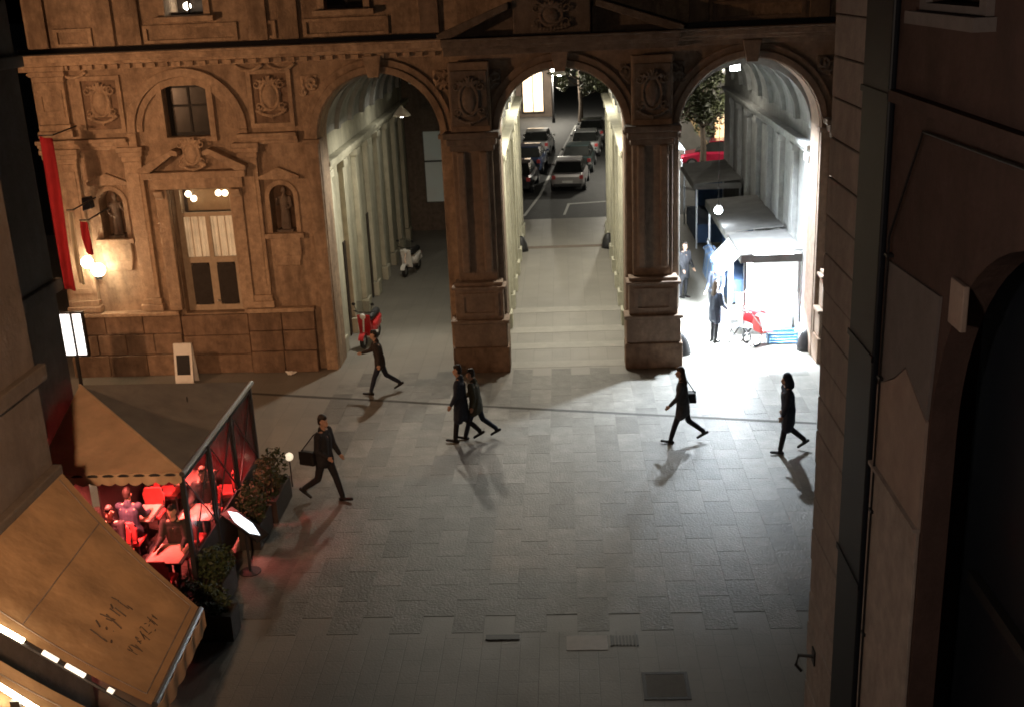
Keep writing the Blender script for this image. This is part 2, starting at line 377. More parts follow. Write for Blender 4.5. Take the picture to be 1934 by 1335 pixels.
# left wall
DOOR = (-10.62, -8.98, 1.7, 5.2); UPW = (-10.46, -9.3, 6.55, 7.87)
NI = [(-12.6, -11.94, 3.9, 5.2), (-7.94, -7.28, 3.9, 5.2)]
lw = wall_open(-13.9, -6.95, 0, 8.6, F, F+1.0, [DOOR, UPW] + NI)
wl = mesh('left_wall', lw, stone, pal)
# niches: back, arched head, sill
for (a, b, c0, d0) in NI:
    cx = (a+b)/2; r = (b-a)/2
    mb = MB().prism([(a, d0-.001), (b, d0-.001)] + arc(cx, d0-r-.002, r, 0, 180, 14)[0:], F+.02, F+.9, 'Y') if False else MB()
    # spandrels of the arched head
    A = arc(cx, d0-r, r, 0, 90, 8); mb.prism([(b, d0)] + A[::1], F+.01, F+.5)
    A = arc(cx, d0-r, r, 90, 180, 8); mb.prism([(a, d0)] + A[::1], F+.01, F+.5)
    nh = mesh('niche', mb, stone, pal)
    mesh('niche_back', MB().box(a-.02, b+.02, F+.5, F+.6, c0-.02, d0+.02), stone_lo, nh)
    mesh('niche_frame', MB().prism([(a-.12, c0), (a, c0)] + arc(cx, d0-r, r, 180, 0, 16) + [(b, c0), (b+.12, c0)] + arc(cx, d0-r, r+.12, 0, 180, 16), F-.05, F+.0), stone_hi, nh)
    mesh('niche_sill', MB().box(a-.2, b+.2, F-.16, F-.002, c0-.14, c0-.002).box(a-.08, b+.08, F-.10, F-.002, c0-.62, c0-.142).prism([(a, c0-.9), (b, c0-.9), (b+.06, c0-.622), (a-.06, c0-.622)], F-.07, F-.002), stone_hi, nh, bevel=.015)
    mesh('niche_hood', MB().prism([(a-.22, d0+.16), (b+.22, d0+.16), (b+.22, d0+.24), (cx, d0+.48), (a-.22, d0+.24)], F-.14, F-.002), stone_hi, nh, bevel=.012)
# plinth stones of the left wall
xs = [-13.95, -12.9, -11.95, -11.0]
def plinth(xa, xb, n, z0, z1, y0):
    w = (xb-xa)/n
    for k in range(n):
        j = random.uniform(-.012, .012)
        mesh('plinth_stone', MB().box(xa+k*w+.008, xa+(k+1)*w-.008, y0+j, F-.001, z0+.006, z1-.008), stone_lo, wl, bevel=.02)
plinth(-13.95, -10.75, 3, 0, .62, F-.30); plinth(-13.95, -10.75, 4, .62, 1.2, F-.24); plinth(-13.95, -10.75, 3, 1.2, 1.72, F-.2)
plinth(-8.85, -7.0, 2, 0, .62, F-.30); plinth(-8.85, -7.0, 2, .62, 1.2, F-.24); plinth(-8.85, -7.0, 2, 1.2, 1.72, F-.2)
for k, (z0, z1) in enumerate(((0, .55), (.55, 1.1), (1.1, 1.68))):
    mesh('portal_step_stone', MB().box(-10.73, -8.87, F-.22+.02*k, F-.001, z0+.006, z1-.006), stone_lo, wl, bevel=.02)
for a_, b_ in ((-13.98, -10.74), (-8.86, -6.98)): mesh('base_ledge', MB().box(a_, b_, F-.28, F-.001, 1.725, 1.84), stone_hi, wl, bevel=.02)
# pilasters
def pilaster(xa, xb, z0, z1, y, par=pal, m=stone_hi, name='pilaster'):
    o = mesh(name, MB().box(xa, xb, y, F-.001, z0+.35, z1-.4), m, par, bevel=.015)
    mesh('shaft_panel', wall_open(xa+.08, xb-.08, z0+.55, z1-.6, y-.03, y-.001, [(xa+.18, xb-.18, z0+.7, z1-.75)]) if xb-xa > .5 else MB().box(xa+.1, xb-.1, y-.02, y-.001, z0+.6, z1-.7), m, o)
    mesh('base', MB().box(xa-.07, xb+.07, y-.08, F-.001, z0, z0+.18).box(xa-.03, xb+.03, y-.04, F-.001, z0+.18, z0+.348), m, o, bevel=.02)
    mesh('capital', MB().box(xa-.03, xb+.03, y-.03, F-.001, z1-.398, z1-.26).box(xa-.08, xb+.08, y-.08, F-.001, z1-.258, z1-.13).box(xa-.12, xb+.12, y-.12, F-.001, z1-.128, z1), m, o, bevel=.02)
    return o
pilaster(-13.78, -12.98, 1.86, 6.36, F-.18); pilaster(-11.72, -11.24, 1.86, 6.36, F-.15)
pilaster(-8.62, -8.14, 1.86, 6.36, F-.15); 
pilaster(-13.78, -12.98, 6.66, 8.5, F-.18)
# string course at arch springing
for xa, xb in ((-13.95, -11.5), (-8.55, -6.98)):
    mesh('string_course', MB().box(xa, xb, F-.22, F-.001, 6.40, 6.50).box(xa, xb, F-.32, F-.001, 6.502, 6.60).box(xa, xb, F-.14, F-.001, 6.30, 6.398), stone_hi, pal, bevel=.02)
# relief panels above the niches and carved trophies
def spiral(mb, cx, cz, r, y, turn, a0, rad):
    pts = []; rr = []
    for k in range(22):
        t = k/21; a = a0+turn*t*3.6*PI/2*1.5; q = r*(1-.82*t)
        pts.append((cx+q*math.cos(a), y-.05*t, cz+q*math.sin(a))); rr.append(rad*(1-.35*t))
    mb.tube(pts, rr, 7)
def relief(cx, cz, w, h, y, seed, m=stone_hi, n=15, par=pal, kind='shield'):
    """carved cartouche: oval shield with rim, volutes, crest of leaves and a hanging garland; or a leafy scroll"""
    rnd = random.Random(seed); mb = MB()
    mb.box(cx-.30*w, cx+.30*w, y-.02, y+.02, cz-.32*h, cz+.34*h) if kind == 'shield' else mb.box(cx-.3*w, cx+.3*w, y-.015, y+.02, cz-.3*h, cz+.3*h)
    if kind == 'shield':
        mb.sphere((cx, y-.02, cz+.02*h), 1, .2*w, .1*w, .25*h)
        mb.tube([(cx+.25*w*math.cos(a*PI/10), y-.05, cz+.02*h+.31*h*math.sin(a*PI/10)) for a in range(21)], .035*w, 7)
        for sx in (-1, 1):
            spiral(mb, cx+sx*.34*w, cz+.28*h, .13*w, y-.04, sx, PI/2, .035*w); spiral(mb, cx+sx*.33*w, cz-.2*h, .11*w, y-.04, -sx, -PI/2, .03*w)
            for k in range(3): mb.capsule((cx+sx*.05*w*k, y-.05, cz+.3*h), .035*w, (cx+sx*(.04+.09*k)*w, y-.08, cz+(.46-.04*k)*h), .03*w, 7)
        for k in range(11):
            t = k/10*2-1; mb.sphere((cx+t*.4*w, y-.05, cz-.30*h-.12*h*(1-t*t)), 1, .055*w, .055*w, .05*w, 8, 6)
        mb.capsule((cx, y-.06, cz-.42*h), .05*w, (cx, y-.04, cz-.5*h), .02*w, 7)
    else:
        e = rnd.choice((-1, 1))
        spiral(mb, cx-.12*w*e, cz+.08*h, .24*w, y-.04, e, -PI/3, .05*w); spiral(mb, cx+.2*w*e, cz-.2*h, .17*w, y-.04, -e, PI/2, .04*w)
        for k in range(9):
            a = rnd.uniform(0, 2*PI); x0, z0 = cx+rnd.uniform(-.2, .2)*w, cz+rnd.uniform(-.2, .2)*h
            mb.capsule((x0, y-.03, z0), .05*w, (x0+.17*w*math.cos(a), y-.07, z0+.17*h*math.sin(a)), .02*w, 7)
    return mesh('carved_relief', mb, m, par, remesh=.018)
for i, cx in enumerate((-12.12, -7.62)):
    fr = mesh('relief_panel', wall_open(cx-.58, cx+.58, 6.72, 8.2, F-.08, F-.001, [(cx-.47, cx+.47, 6.83, 8.09)]), stone_hi, pal, bevel=.012)
    relief(cx, 7.5, .95, 1.15, F-.03, 3+i, par=fr); mesh('panel_ground', MB().box(cx-.47, cx+.47, F-.012, F-.001, 6.83, 8.09), stone_lo, fr)
# portal
mesh('door_back', MB().box(DOOR[0]-.3, DOOR[1]+.3, F+1.01, F+1.1, 1.5, 5.5), wood_dk, pal)
po = mesh('portal_lintel', MB().box(-11.06, -8.56, F-.26, F-.001, 5.2, 5.5)
          .box(-11.2, -8.42, F-.42, F-.001, 5.502, 5.68), stone_hi, pal, bevel=.02)
for a_ in (-10.98, -8.96): mesh('portal_jamb', MB().box(a_, a_+.34, F-.22, F-.001, 1.86, 5.18), stone_hi, po, bevel=.02)
mesh('portal_bracket', MB().prism([(F-.002, 4.7), (F-.32, 5.05), (F-.38, 5.18), (F-.002, 5.18)], -10.96, -10.72, 'X'), stone_hi, po, bevel=.02)
mesh('portal_bracket', MB().prism([(F-.002, 4.7), (F-.32, 5.05), (F-.38, 5.18), (F-.002, 5.18)], -8.88, -8.64, 'X'), stone_hi, po, bevel=.02)
mesh('broken_pediment', MB().prism([(-11.25, 5.69), (-11.25, 5.8), (-10.3, 6.28), (-10.14, 6.22), (-10.14, 6.1), (-10.3, 6.12), (-10.95, 5.69)], F-.46, F-.001), stone_hi, po, bevel=.02)
mesh('broken_pediment', MB().prism([(-8.37, 5.69), (-8.67, 5.69), (-9.3, 6.12), (-9.48, 6.1), (-9.48, 6.22), (-9.32, 6.28), (-8.37, 5.8)], F-.46, F-.001), stone_hi, po, bevel=.02)
mesh('pediment_field', MB().prism([(-10.9, 5.69), (-8.7, 5.69), (-9.3, 6.1), (-10.3, 6.1)], F-.12, F-.001), stone, po)
relief(-9.82, 6.12, .85, .95, F-.22, 21, n=12, par=po)
# the glazed door itself
dr = mesh('glazed_door', wall_open(DOOR[0]+.002, DOOR[1]-.002, 1.702, 5.198, F+.30, F+.36, [(-10.48, -9.86, 3.22, 4.35), (-9.74, -9.12, 3.22, 4.35), (-10.48, -9.12, 4.46, 5.1), (-10.42, -9.9, 1.86, 3.06), (-9.7, -9.18, 1.86, 3.06)]), door_pale, pal, bevel=.008)
for xa, xb in ((-10.42, -9.9), (-9.7, -9.18)):
    cx = (xa+xb)/2; r = .1
    mesh('door_panel', MB().prism([(xa, 1.86+r), (xa+r, 1.86), (xb-r, 1.86), (xb, 1.86+r), (xb, 3.06-r), (xb-r, 3.06), (xa+r, 3.06), (xa, 3.06-r)], F+.285, F+.345), wood_dk, dr, bevel=.01)
for xa, xb in ((-10.48, -9.86), (-9.74, -9.12)):
    mesh('door_pane', MB().box(xa, xb, F+.325, F+.332, 3.22, 4.35), winglass, dr)
    for k in (1, 2): mesh('glazing_bar', MB().box(xa+(xb-xa)*k/3-.012, xa+(xb-xa)*k/3+.012, F+.31, F+.324, 3.22, 4.35), door_pale, dr)
    mesh('curtain', MB().prism([(xa-.02+(xb-xa+.04)*i/24, F+.44+.02*math.sin(i*1.9)) for i in range(25)] + [(xb+.02-(xb-xa+.04)*i/24, F+.452+.02*math.sin((24-i)*1.9)) for i in range(25)], 3.2, 4.4, 'Z'), glow_door, dr)
mesh('transom_blind', MB().box(-10.5, -9.1, F+.95, F+.97, 4.4, 5.15), mat('brown blind', (.26, .17, .10), .8, .15, 5, .1), dr)
mesh('transom_pane', MB().box(-10.48, -9.12, F+.325, F+.332, 4.46, 5.1), winglass, dr)
mesh('door_handle', MB().sphere((-9.76, F+.26, 1.98), .035).box(-9.775, -9.745, F+.26, F+.3, 1.96, 2.0), steel, dr)
for i, (x, z) in enumerate(((-10.34, 4.93), (-10.2, 4.80), (-9.5, 4.93), (-9.32, 4.92))):
    g = thing('door_lamp', ['small bright bulb behind the transom, at the portal\'s dark jamb', 'small bright bulb hanging lowest behind the transom', 'small bright bulb behind the transom, inner one of the level pair', 'small bright bulb behind the transom, outer one of the level pair'][i], 'lamp', (x, F+.6, z), group='bulbs behind the portal transom')
    mesh('bulb', MB().sphere((x, F+.6, z), .085), emit('portal bulb', (1, .84, .6), 14), g, smooth=True)
    mesh('stem', MB().tube([(x, F+.6, z+.055), (x, F+.6, 5.2)], .01, 6), steel, g)
# blind arch and upper window
mesh('blind_archivolt', MB().prism(ring(-9.9, 6.72, 1.38, 1.6), F-.16, F-.001).prism(ring(-9.9, 6.72, 1.2, 1.376), F-.08, F-.001), stone_hi, pal, bevel=.015)
mesh('archivolt_jamb', MB().box(-11.5, -11.28, F-.16, F-.001, 6.28, 6.715), stone_hi, pal, bevel=.015); mesh('archivolt_jamb', MB().box(-8.52, -8.3, F-.16, F-.001, 6.605, 6.715), stone_hi, pal, bevel=.015)
blk_w = mat('blackened window wood', (.012, .011, .01), .6, .2, 9, .1)
uw = mesh('upper_window', wall_open(UPW[0], UPW[1], UPW[2], UPW[3], F+.25, F+.32, [(-10.38, -9.91, 6.63, 7.3), (-9.85, -9.38, 6.63, 7.3), (-10.38, -9.91, 7.36, 7.79), (-9.85, -9.38, 7.36, 7.79)]), blk_w, pal)
for a, b, c0, d0 in ((-10.38, -9.91, 6.63, 7.3), (-9.85, -9.38, 6.63, 7.3), (-10.38, -9.91, 7.36, 7.79), (-9.85, -9.38, 7.36, 7.79)):
    mesh('pane', MB().box(a, b, F+.28, F+.29, c0, d0), darkglass, uw)
mesh('window_surround', wall_open(-10.62, -9.14, 6.42, 8.02, F-.1, F-.001, [(-10.465, -9.295, 6.545, 7.875)]), stone_hi, uw, bevel=.012)
mesh('window_back', MB().box(-10.7, -9.1, F+1.01, F+1.05, 6.4, 8.0), wood_dk, uw)
# arch bays
edges = (-6.95, -2.45, 2.3, 7.9)
for i, (cx, r, zs) in enumerate(ARCH):
    x0, x1 = edges[i], edges[i+1]
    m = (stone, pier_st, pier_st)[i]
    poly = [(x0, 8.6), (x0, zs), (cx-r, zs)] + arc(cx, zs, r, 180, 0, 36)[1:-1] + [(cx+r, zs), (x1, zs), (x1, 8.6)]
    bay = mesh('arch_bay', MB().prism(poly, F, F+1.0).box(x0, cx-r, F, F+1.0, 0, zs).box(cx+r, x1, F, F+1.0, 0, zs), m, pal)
    arch = mesh('archivolt', MB().prism(ring(cx, zs, r+.02, r+.2), F-.16, F-.001).prism(ring(cx, zs, r+.202, r+.38), F-.10, F-.001), m, bay, bevel=.018)
    for q in (cx-r-.36, cx+r+.02): mesh('arch_jamb', MB().box(q, q+.34, F-.14, F-.001, 0, zs-.12), m, bay, bevel=.018)
    for q in (cx-r-.42, cx+r-.04): mesh('impost', MB().box(q, q+.46, F-.22, F+.3, zs-.118, zs-.002), m, bay, bevel=.015)
    mesh('keystone', MB().prism([(cx-.14, zs+r-.08), (cx+.14, zs+r-.08), (cx+.24, zs+r+.46), (cx-.24, zs+r+.46)], F-.3, F-.165), m, bay, bevel=.02)
    for sgn in (-1, 1):
        sx = cx+sgn*(r*.86+.35); relief(sx, zs+r*.86, .75, .85, F-.03, 40+i*3+sgn, m=stone_dk if i else stone_hi, n=11, par=bay, kind='scroll')
# projecting piers with pedestals
def pier(xc, w, m):
    pr = mesh('pier', MB().box(xc-w/2, xc+w/2, F-.42, F-.165, 2.5, 8.2), m, pal, bevel=.03)
    for q in (xc-w/2+.12, xc+w/2-.34): mesh('fluted_shaft', MB().box(q, q+.22, F-.56, F-.421, 2.75, 5.95), m, pr, bevel=.05)
    mesh('pedestal', MB().box(xc-w/2-.12, xc+w/2+.12, F-.66, F-.165, 1.48, 2.32), m, pr, bevel=.02)
    mesh('pedestal_panel', wall_open(xc-w/2, xc+w/2, 1.58, 2.22, F-.70, F-.662, [(xc-w/2+.12, xc+w/2-.12, 1.68, 2.12)]), m, pr)
    mesh('pedestal_cap', MB().box(xc-w/2-.2, xc+w/2+.2, F-.74, F-.165, 2.322, 2.40).box(xc-w/2-.12, xc+w/2+.12, F-.66, F-.165, 2.402, 2.498), m, pr, bevel=.02)
    mesh('pier_base', MB().box(xc-w/2-.2, xc+w/2+.2, F-.72, F-.15, .72, 1.38).box(xc-w/2-.26, xc+w/2+.26, F-.78, F-.15, 1.382, 1.478), m, pr, bevel=.025)
    mesh('pier_base', MB().box(xc-w/2-.24, xc+w/2+.24, F-.78, F-.15, 0, .715), stone_lo, pr, bevel=.03)
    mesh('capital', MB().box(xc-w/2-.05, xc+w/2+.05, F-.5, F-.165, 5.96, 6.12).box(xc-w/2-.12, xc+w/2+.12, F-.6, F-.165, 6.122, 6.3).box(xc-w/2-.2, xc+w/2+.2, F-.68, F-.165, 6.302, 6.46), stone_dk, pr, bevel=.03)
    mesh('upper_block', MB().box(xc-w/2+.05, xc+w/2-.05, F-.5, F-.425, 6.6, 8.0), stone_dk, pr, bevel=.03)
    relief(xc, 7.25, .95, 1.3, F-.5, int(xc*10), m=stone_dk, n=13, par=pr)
pier(-2.4, 1.05, pier_st); pier(2.25, 1.05, pier_st); pier(7.35, 1.05, pier_st)
# entablature, cornice, pediment
def cornice(xa, xb, m, y=F):
    mesh('cornice', MB().box(xa, xb, y-.12, F-.001, 8.36, 8.5).box(xa, xb, y-.3, F-.001, 8.502, 8.6).box(xa, xb, y-.62, F-.001, 8.602, 8.74).box(xa, xb, y-.7, F-.001, 8.742, 8.80), m, pal, bevel=.015)
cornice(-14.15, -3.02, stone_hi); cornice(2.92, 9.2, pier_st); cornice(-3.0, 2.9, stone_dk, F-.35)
for x0 in (-13.6, -12.75, -8.1, -7.25):
    mb = MB()
    for q in range(13):
        t = q/12*2-1; mb.sphere((x0+.32*t, F-.06, 8.30-.12*(1-t*t)), 1, .06, .06, .05, 8, 6)
    mesh('garland', mb, stone_hi, pal, remesh=.016)
for k in range(34):
    x = -13.95+k*.33
    mesh('dentil', MB().box(x, x+.17, F-.24, F-.121, 8.38, 8.49), stone_hi, pal)
mesh('raking_cornice', MB().prism([(-3.1, 8.81), (-3.1, 8.92), (-1.3, 9.62), (-1.3, 9.45), (-2.75, 8.81)], F-.9, F-.05), stone_dk, pal, bevel=.02)
mesh('raking_cornice', MB().prism([(3.0, 8.81), (2.65, 8.81), (.85, 9.45), (.85, 9.62), (3.0, 8.92)], F-.9, F-.05), stone_dk, pal, bevel=.02)
mesh('pediment_field', MB().prism([(-2.7, 8.81), (2.6, 8.81), (1.0, 9.42), (-1.45, 9.42)], F-.3, F-.05), stone_dk, pal)
cb = mesh('pediment_tablet', MB().box(-1.2, .72, F-.75, F-.31, 8.81, 9.7).box(-1.32, .84, F-.85, F-.31, 9.702, 9.86), stone_dk, pal, bevel=.03)
relief(-.24, 9.25, 1.1, .75, F-.76, 77, m=stone_dk, par=cb)
# attic storey
AW = (-10.1, -9.1, 9.62, 11.6)
att = mesh('attic_wall', wall_open(-13.85, 9.2, 8.802, 13.0, F+.02, F+1.0, [AW, (-6.0, -5.0, 9.62, 11.6), (4.0, 5.0, 9.62, 11.6)]), stone, pal)
for a_, b_ in ((-14.1, -3.12), (3.02, 9.2)): mesh('cornice_shade_strip', MB().box(a_, b_, F-.66, F+.018, 8.802, 8.815).box(a_, b_, F-.06, F+.018, 8.816, 8.92), black, att)  # black strips painting the shade line between cornice and attic
for i, x in enumerate((-13.75, -12.0, -11.3, -8.0, -7.2, -3.6, 3.2, 6.2)):
    mesh('attic_lesene', MB().box(x, x+.5, F-.1, F+.019, 8.93, 12.9), stone if x < -4 else pier_st, att, bevel=.02)
for a, b in ((-13.1, -12.1), (-7.9, -7.3), (-6.6, -4.4), (-11.4+.65, -8.3), (3.8, 6.1)):
    mesh('attic_panel', wall_open(a, b, 8.96, 9.4, F-.05, F+.019, [(a+.1, b-.1, 9.03, 9.32)]), stone_hi if a < -4 else pier_st, att, bevel=.01)
for i, (a, b, c0, d0) in enumerate((AW, (-6.0, -5.0, 9.62, 11.6), (4.0, 5.0, 9.62, 11.6))):
    w = mesh('attic_window', wall_open(a-.16, b+.16, c0-.02, d0+.16, F-.08, F+.019, [(a, b, c0-.03, d0)]), stone_hi if i < 2 else pier_st, att, bevel=.01)
    mesh('sill', MB().box(a-.28, b+.28, F-.26, F+.019, c0-.16, c0-.022), stone_hi if i < 2 else pier_st, w, bevel=.015)
    mesh('pane', MB().box(a, b, F+.4, F+.41, c0, d0), winglass if i == 0 else darkglass, w)
    mesh('frame', MB().box((a+b)/2-.03, (a+b)/2+.03, F+.37, F+.399, c0, d0).box(a, b, F+.37, F+.399, c0, c0+.07), wood_dk, w)
mesh('room_back', MB().box(-10.6, -8.6, F+1.3, F+1.35, 9.2, 11.8), wood_dk, att)
g = thing('window_lamp', 'white desk lamp glowing in the small attic window', 'lamp', (-9.72, F+.62, 9.6))
mesh('bulb', MB().sphere((-9.72, F+.62, 9.83), .10), bulb_n, g, smooth=True); mesh('stand', MB().tube([(-9.72, F+.62, 9.6), (-9.72, F+.62, 9.75)], .03), steel, g)
mesh('roof', MB().box(-13.9, 9.25, F+.02, 49, 13.002, 13.3), stone_dk, pal)
mesh('end_wall', MB().box(-13.9, -13.3, F+1.002, 49, 0, 13.0).box(8.6, 9.2, F+1.002, 49, 0, 13.0), stone, pal)
mesh('upper_floor', MB().box(-13.28, 8.58, F+1.002, 49, 8.5, 8.79), stone_dk, pal)

# naves of the passage: walls, pilasters, vaults
YB = F+1.003; YE = 48.0
def nave(xa, xb, zs, wm, full_l, full_r, ye=YE):
    cx = (xa+xb)/2; r = (xb-xa)/2
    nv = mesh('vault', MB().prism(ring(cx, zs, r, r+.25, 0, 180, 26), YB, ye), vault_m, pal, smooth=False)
    y = YB+.2
    k = 0
    while y < ye-.5:
        mesh('vault_rib', MB().prism(ring(cx, zs, r-.14, r-.003, 0, 180, 26), y, y+.34), vault_m, nv)
        for s, xw in ((1, xa), (-1, xb)):
            x0, x1 = sorted((xw+s*.001, xw+s*.16))
            pl = mesh('wall_pilaster', MB().box(x0, x1, y-.06, y+.4, .5, 5.1), wm, nv, bevel=.015)
            x0, x1 = sorted((xw+s*.001, xw+s*.22))
            mesh('pilaster_base', MB().box(x0, x1, y-.12, y+.46, 0, .48), wm, pl, bevel=.02)
            mesh('pilaster_capital', MB().box(x0, x1, y-.12, y+.46, 5.102, 5.3), wm, pl, bevel=.02)
        y += 2.15; k += 1
    for s, xw in ((1, xa), (-1, xb)):
        x0, x1 = sorted((xw+s*.001, xw+s*.28)); x2, x3 = sorted((xw+s*.001, xw+s*.18))
        mesh('wall_cornice', MB().box(x0, x1, YB, ye, 5.46, 5.6).box(x2, x3, YB, ye, 5.302, 5.458), wm, nv, bevel=.02)
    return nv
nave(-6.7, -3.05, 6.2, passage, 1, 0)
nave(-1.95, 1.8, 6.1, passage, 1, 1, 47.0)
nave(2.95, 6.75, 6.0, passage_g, 0, 1)
mesh('passage_wall', MB().box(-7.4, -6.7, YB, 49, 0, 8.48), passage, pal)
mesh('passage_wall', MB().box(-3.05, -1.95, YB, 47, 0, 8.48), passage, pal)
mesh('passage_wall', MB().box(1.8, 2.95, YB, 47, 0, 8.48), passage, pal)
mesh('passage_wall', MB().box(6.75, 7.4, YB, 49, 0, 8.48), passage_g, pal)
# end of the left nave: a dark wall with a tall glazed arch
ew = mesh('rear_wall', wall_open(-6.7, -3.05, 0, 8.48, 48.0, 48.4, [(-5.95, -4.4, 1.2, 4.2)]), stone_dk, pal)
mesh('rear_pane', MB().box(-5.95, -5.2, 48.2, 48.22, 1.2, 4.2).box(-5.16, -4.4, 48.2, 48.22, 1.2, 4.2), emit('dim teal glass', (.2, .55, .5), .03), ew)
mesh('mullion', MB().box(-5.2, -5.16, 48.15, 48.25, 1.2, 4.2).box(-5.95, -4.4, 48.15, 48.199, 2.9, 2.96), black, ew)
mesh('side_door', MB().box(-6.699, -6.66, 33.0, 34.2, 0, 2.9), wood_dk, pal)
mesh('side_door', MB().box(-6.699, -6.66, 37.3, 38.5, 0, 2.9), wood_dk, pal)

# hanging lamps of the passage
def hang_lamp(x, y, z, e, col, label, top, bm=bulb_n, rsh=.26):
    g = thing('hanging_lamp', label, 'lamp', (x, y, z), group='lamps hanging under the vaults')
    mesh('shade', MB().lathe([(rsh, 0), (rsh*.98, .03), (rsh*.55, .16), (.06, .24), (.04, .3), (.02, .3), (.02, .24), (rsh*.5, .13), (rsh*.93, .02)], (x, y, z), 18), white_p, g, smooth=True)
    mesh('bulb', MB().sphere((x, y, z+.05), .09), bm, g, smooth=True)
    mesh('rod', MB().tube([(x, y, z+.29), (x, y, top)], .014, 6), black, g)
    light('lamp_light', 'AREA', (x, y, z-.07), e, col, g, .34)
    return g
g = hang_lamp(-4.7, 33.4, 6.5, L_NAVE_L*1.5, NEUT, 'shaded lamp under the left vault, the one next to the facade', 7.85)
light('lamp_glow', 'SPOT', (-4.7, 33.2, 6.4), 750, NEUT, g, .16, spot=R(110), blend=.6, aim=(-4.6, 27.2, 0))
hang_lamp(-5.0, 39.5, 6.9, L_NAVE_L*.35, NEUT, 'shaded lamp under the left vault, deeper inside above the white scooter', 7.8)
hang_lamp(-.1, 32.6, 7.55, L_NAVE_M*1.25, NEUT, 'shaded lamp under the middle vault above the pale paving bands', 7.9, rsh=.18)
hang_lamp(-.1, 41.0, 7.5, L_NAVE_M*1.15, NEUT, 'shaded lamp deep under the middle vault towards the parked cars', 7.9)
hang_lamp(4.9, 40.5, 7.45, L_NAVE_L*.7, NEUT, 'shaded lamp deep under the right vault above the stall roofs', 7.85)
# floodlight fixed to the crown of the right vault, aimed down and out onto the plaza
g = thing('floodlight', 'small white floodlight fixed high under the right-hand vault', 'floodlight', (4.6, 31.6, 7.6))
mesh('housing', MB().box(4.45, 4.75, 31.52, 31.66, 7.56, 7.74), black, g, bevel=.02)
mesh('lens', MB().prism([(31.50, 7.57), (31.518, 7.57), (31.518, 7.73), (31.50, 7.70)], 4.47, 4.73, 'X'), bulb_c, g)
mesh('bracket', MB().box(4.56, 4.64, 31.56, 31.64, 7.742, 7.86), black, g)
light('flood_light', 'SPOT', (4.6, 31.35, 7.5), L_NAVE_R, COOL, g, .14, spot=R(111), blend=1.0, aim=(4.85, 29.8, 0))

# ------------------------------------------------------------------ statues in the niches
def statue(x, z, label, seed):
    g = thing('niche_statue', label, 'statue', (x, F+.24, z), group='statues in the portal niches')
    rnd = random.Random(seed); y = F+.24; mb = MB(); s = .72
    def P(a, b, c): return (x+a*s, y+b*s, z+c*s)
    mb.capsule(P(-.05, 0, .15), .15*s, P(-.03, 0, .75), .13*s); mb.capsule(P(.09, -.05, .12), .12*s, P(.05, -.03, .75), .13*s)
    mb.capsule(P(0, 0, .8), .17*s, P(0, 0, 1.2), .18*s); mb.capsule(P(0, -.01, 1.3), .07*s, P(.01, -.02, 1.45), .06*s)
    mb.capsule(P(.01, -.03, 1.52), .10*s, P(.02, -.04, 1.58), .095*s)
    e = 1 if seed % 2 else -1
    mb.capsule(P(-.2*e, 0, 1.25), .07*s, P(-.27*e, -.08, .95), .06*s); mb.capsule(P(-.27*e, -.08, .95), .055*s, P(-.1*e, -.2, .85), .045*s)
    mb.capsule(P(.2*e, 0, 1.25), .07*s, P(.3*e, -.02, 1.0), .06*s); mb.capsule(P(.3*e, -.02, 1.0), .055*s, P(.24*e, -.16, 1.25), .045*s)
    for k in range(6): mb.capsule(P(rnd.uniform(-.15, .15), -.12, .1), .03*s, P(rnd.uniform(-.1, .1), -.1, .85), .04*s)
    mesh('figure', mb, stone_dk, g, remesh=.016)
    mesh('base', MB().box(x-.22, x+.22, F+.03, F+.44, z, z+.06), stone_dk, g, bevel=.01)
statue(-12.27, 3.9, 'small dark statue in the niche beside the red banner', 3)
statue(-7.61, 3.9, 'small dark statue in the niche between the portal and the first arch', 4)

# ------------------------------------------------------------------ dark building on the left
lb = thing('dark_building', 'unlit dark stucco building with canvas awnings along its wall', 'building', (-10, 10, 0))
mesh('wall', wall_open(14.2, 19.4, 0, 15, -9.2, -9.9, [(16.2, 17.2, 6.0, 8.2)], axis='X'), dark_pl, lb)
mesh('wall', wall_open(-8, 14.2, 0, 15, -7.2, -7.9, [(11.6, 12.6, 6.2, 8.4), (7.5, 8.5, 6.2, 8.4)], axis='X'), dark_pl, lb)
mesh('side_wall', MB().box(-15.5, -9.902, 18.7, 19.4, 0, 15).box(-9.9, -7.902, 13.5, 14.2, 0, 15), dark_pl, lb)
mesh('string_course', MB().box(-9.198, -9.08, 14.3, 19.5, 5.2, 5.42).box(-7.198, -7.08, -8, 14.3, 5.3, 5.52), dark_tr, lb, bevel=.02)
mesh('string_course', MB().box(-9.198, -9.1, 14.3, 19.5, 9.1, 9.3).box(-7.198, -7.1, -8, 14.3, 9.3, 9.5), dark_tr, lb, bevel=.02)
mesh('wall_plinth', MB().box(-9.198, -9.06, 14.3, 19.5, 0, .9), dark_tr, lb, bevel=.02)
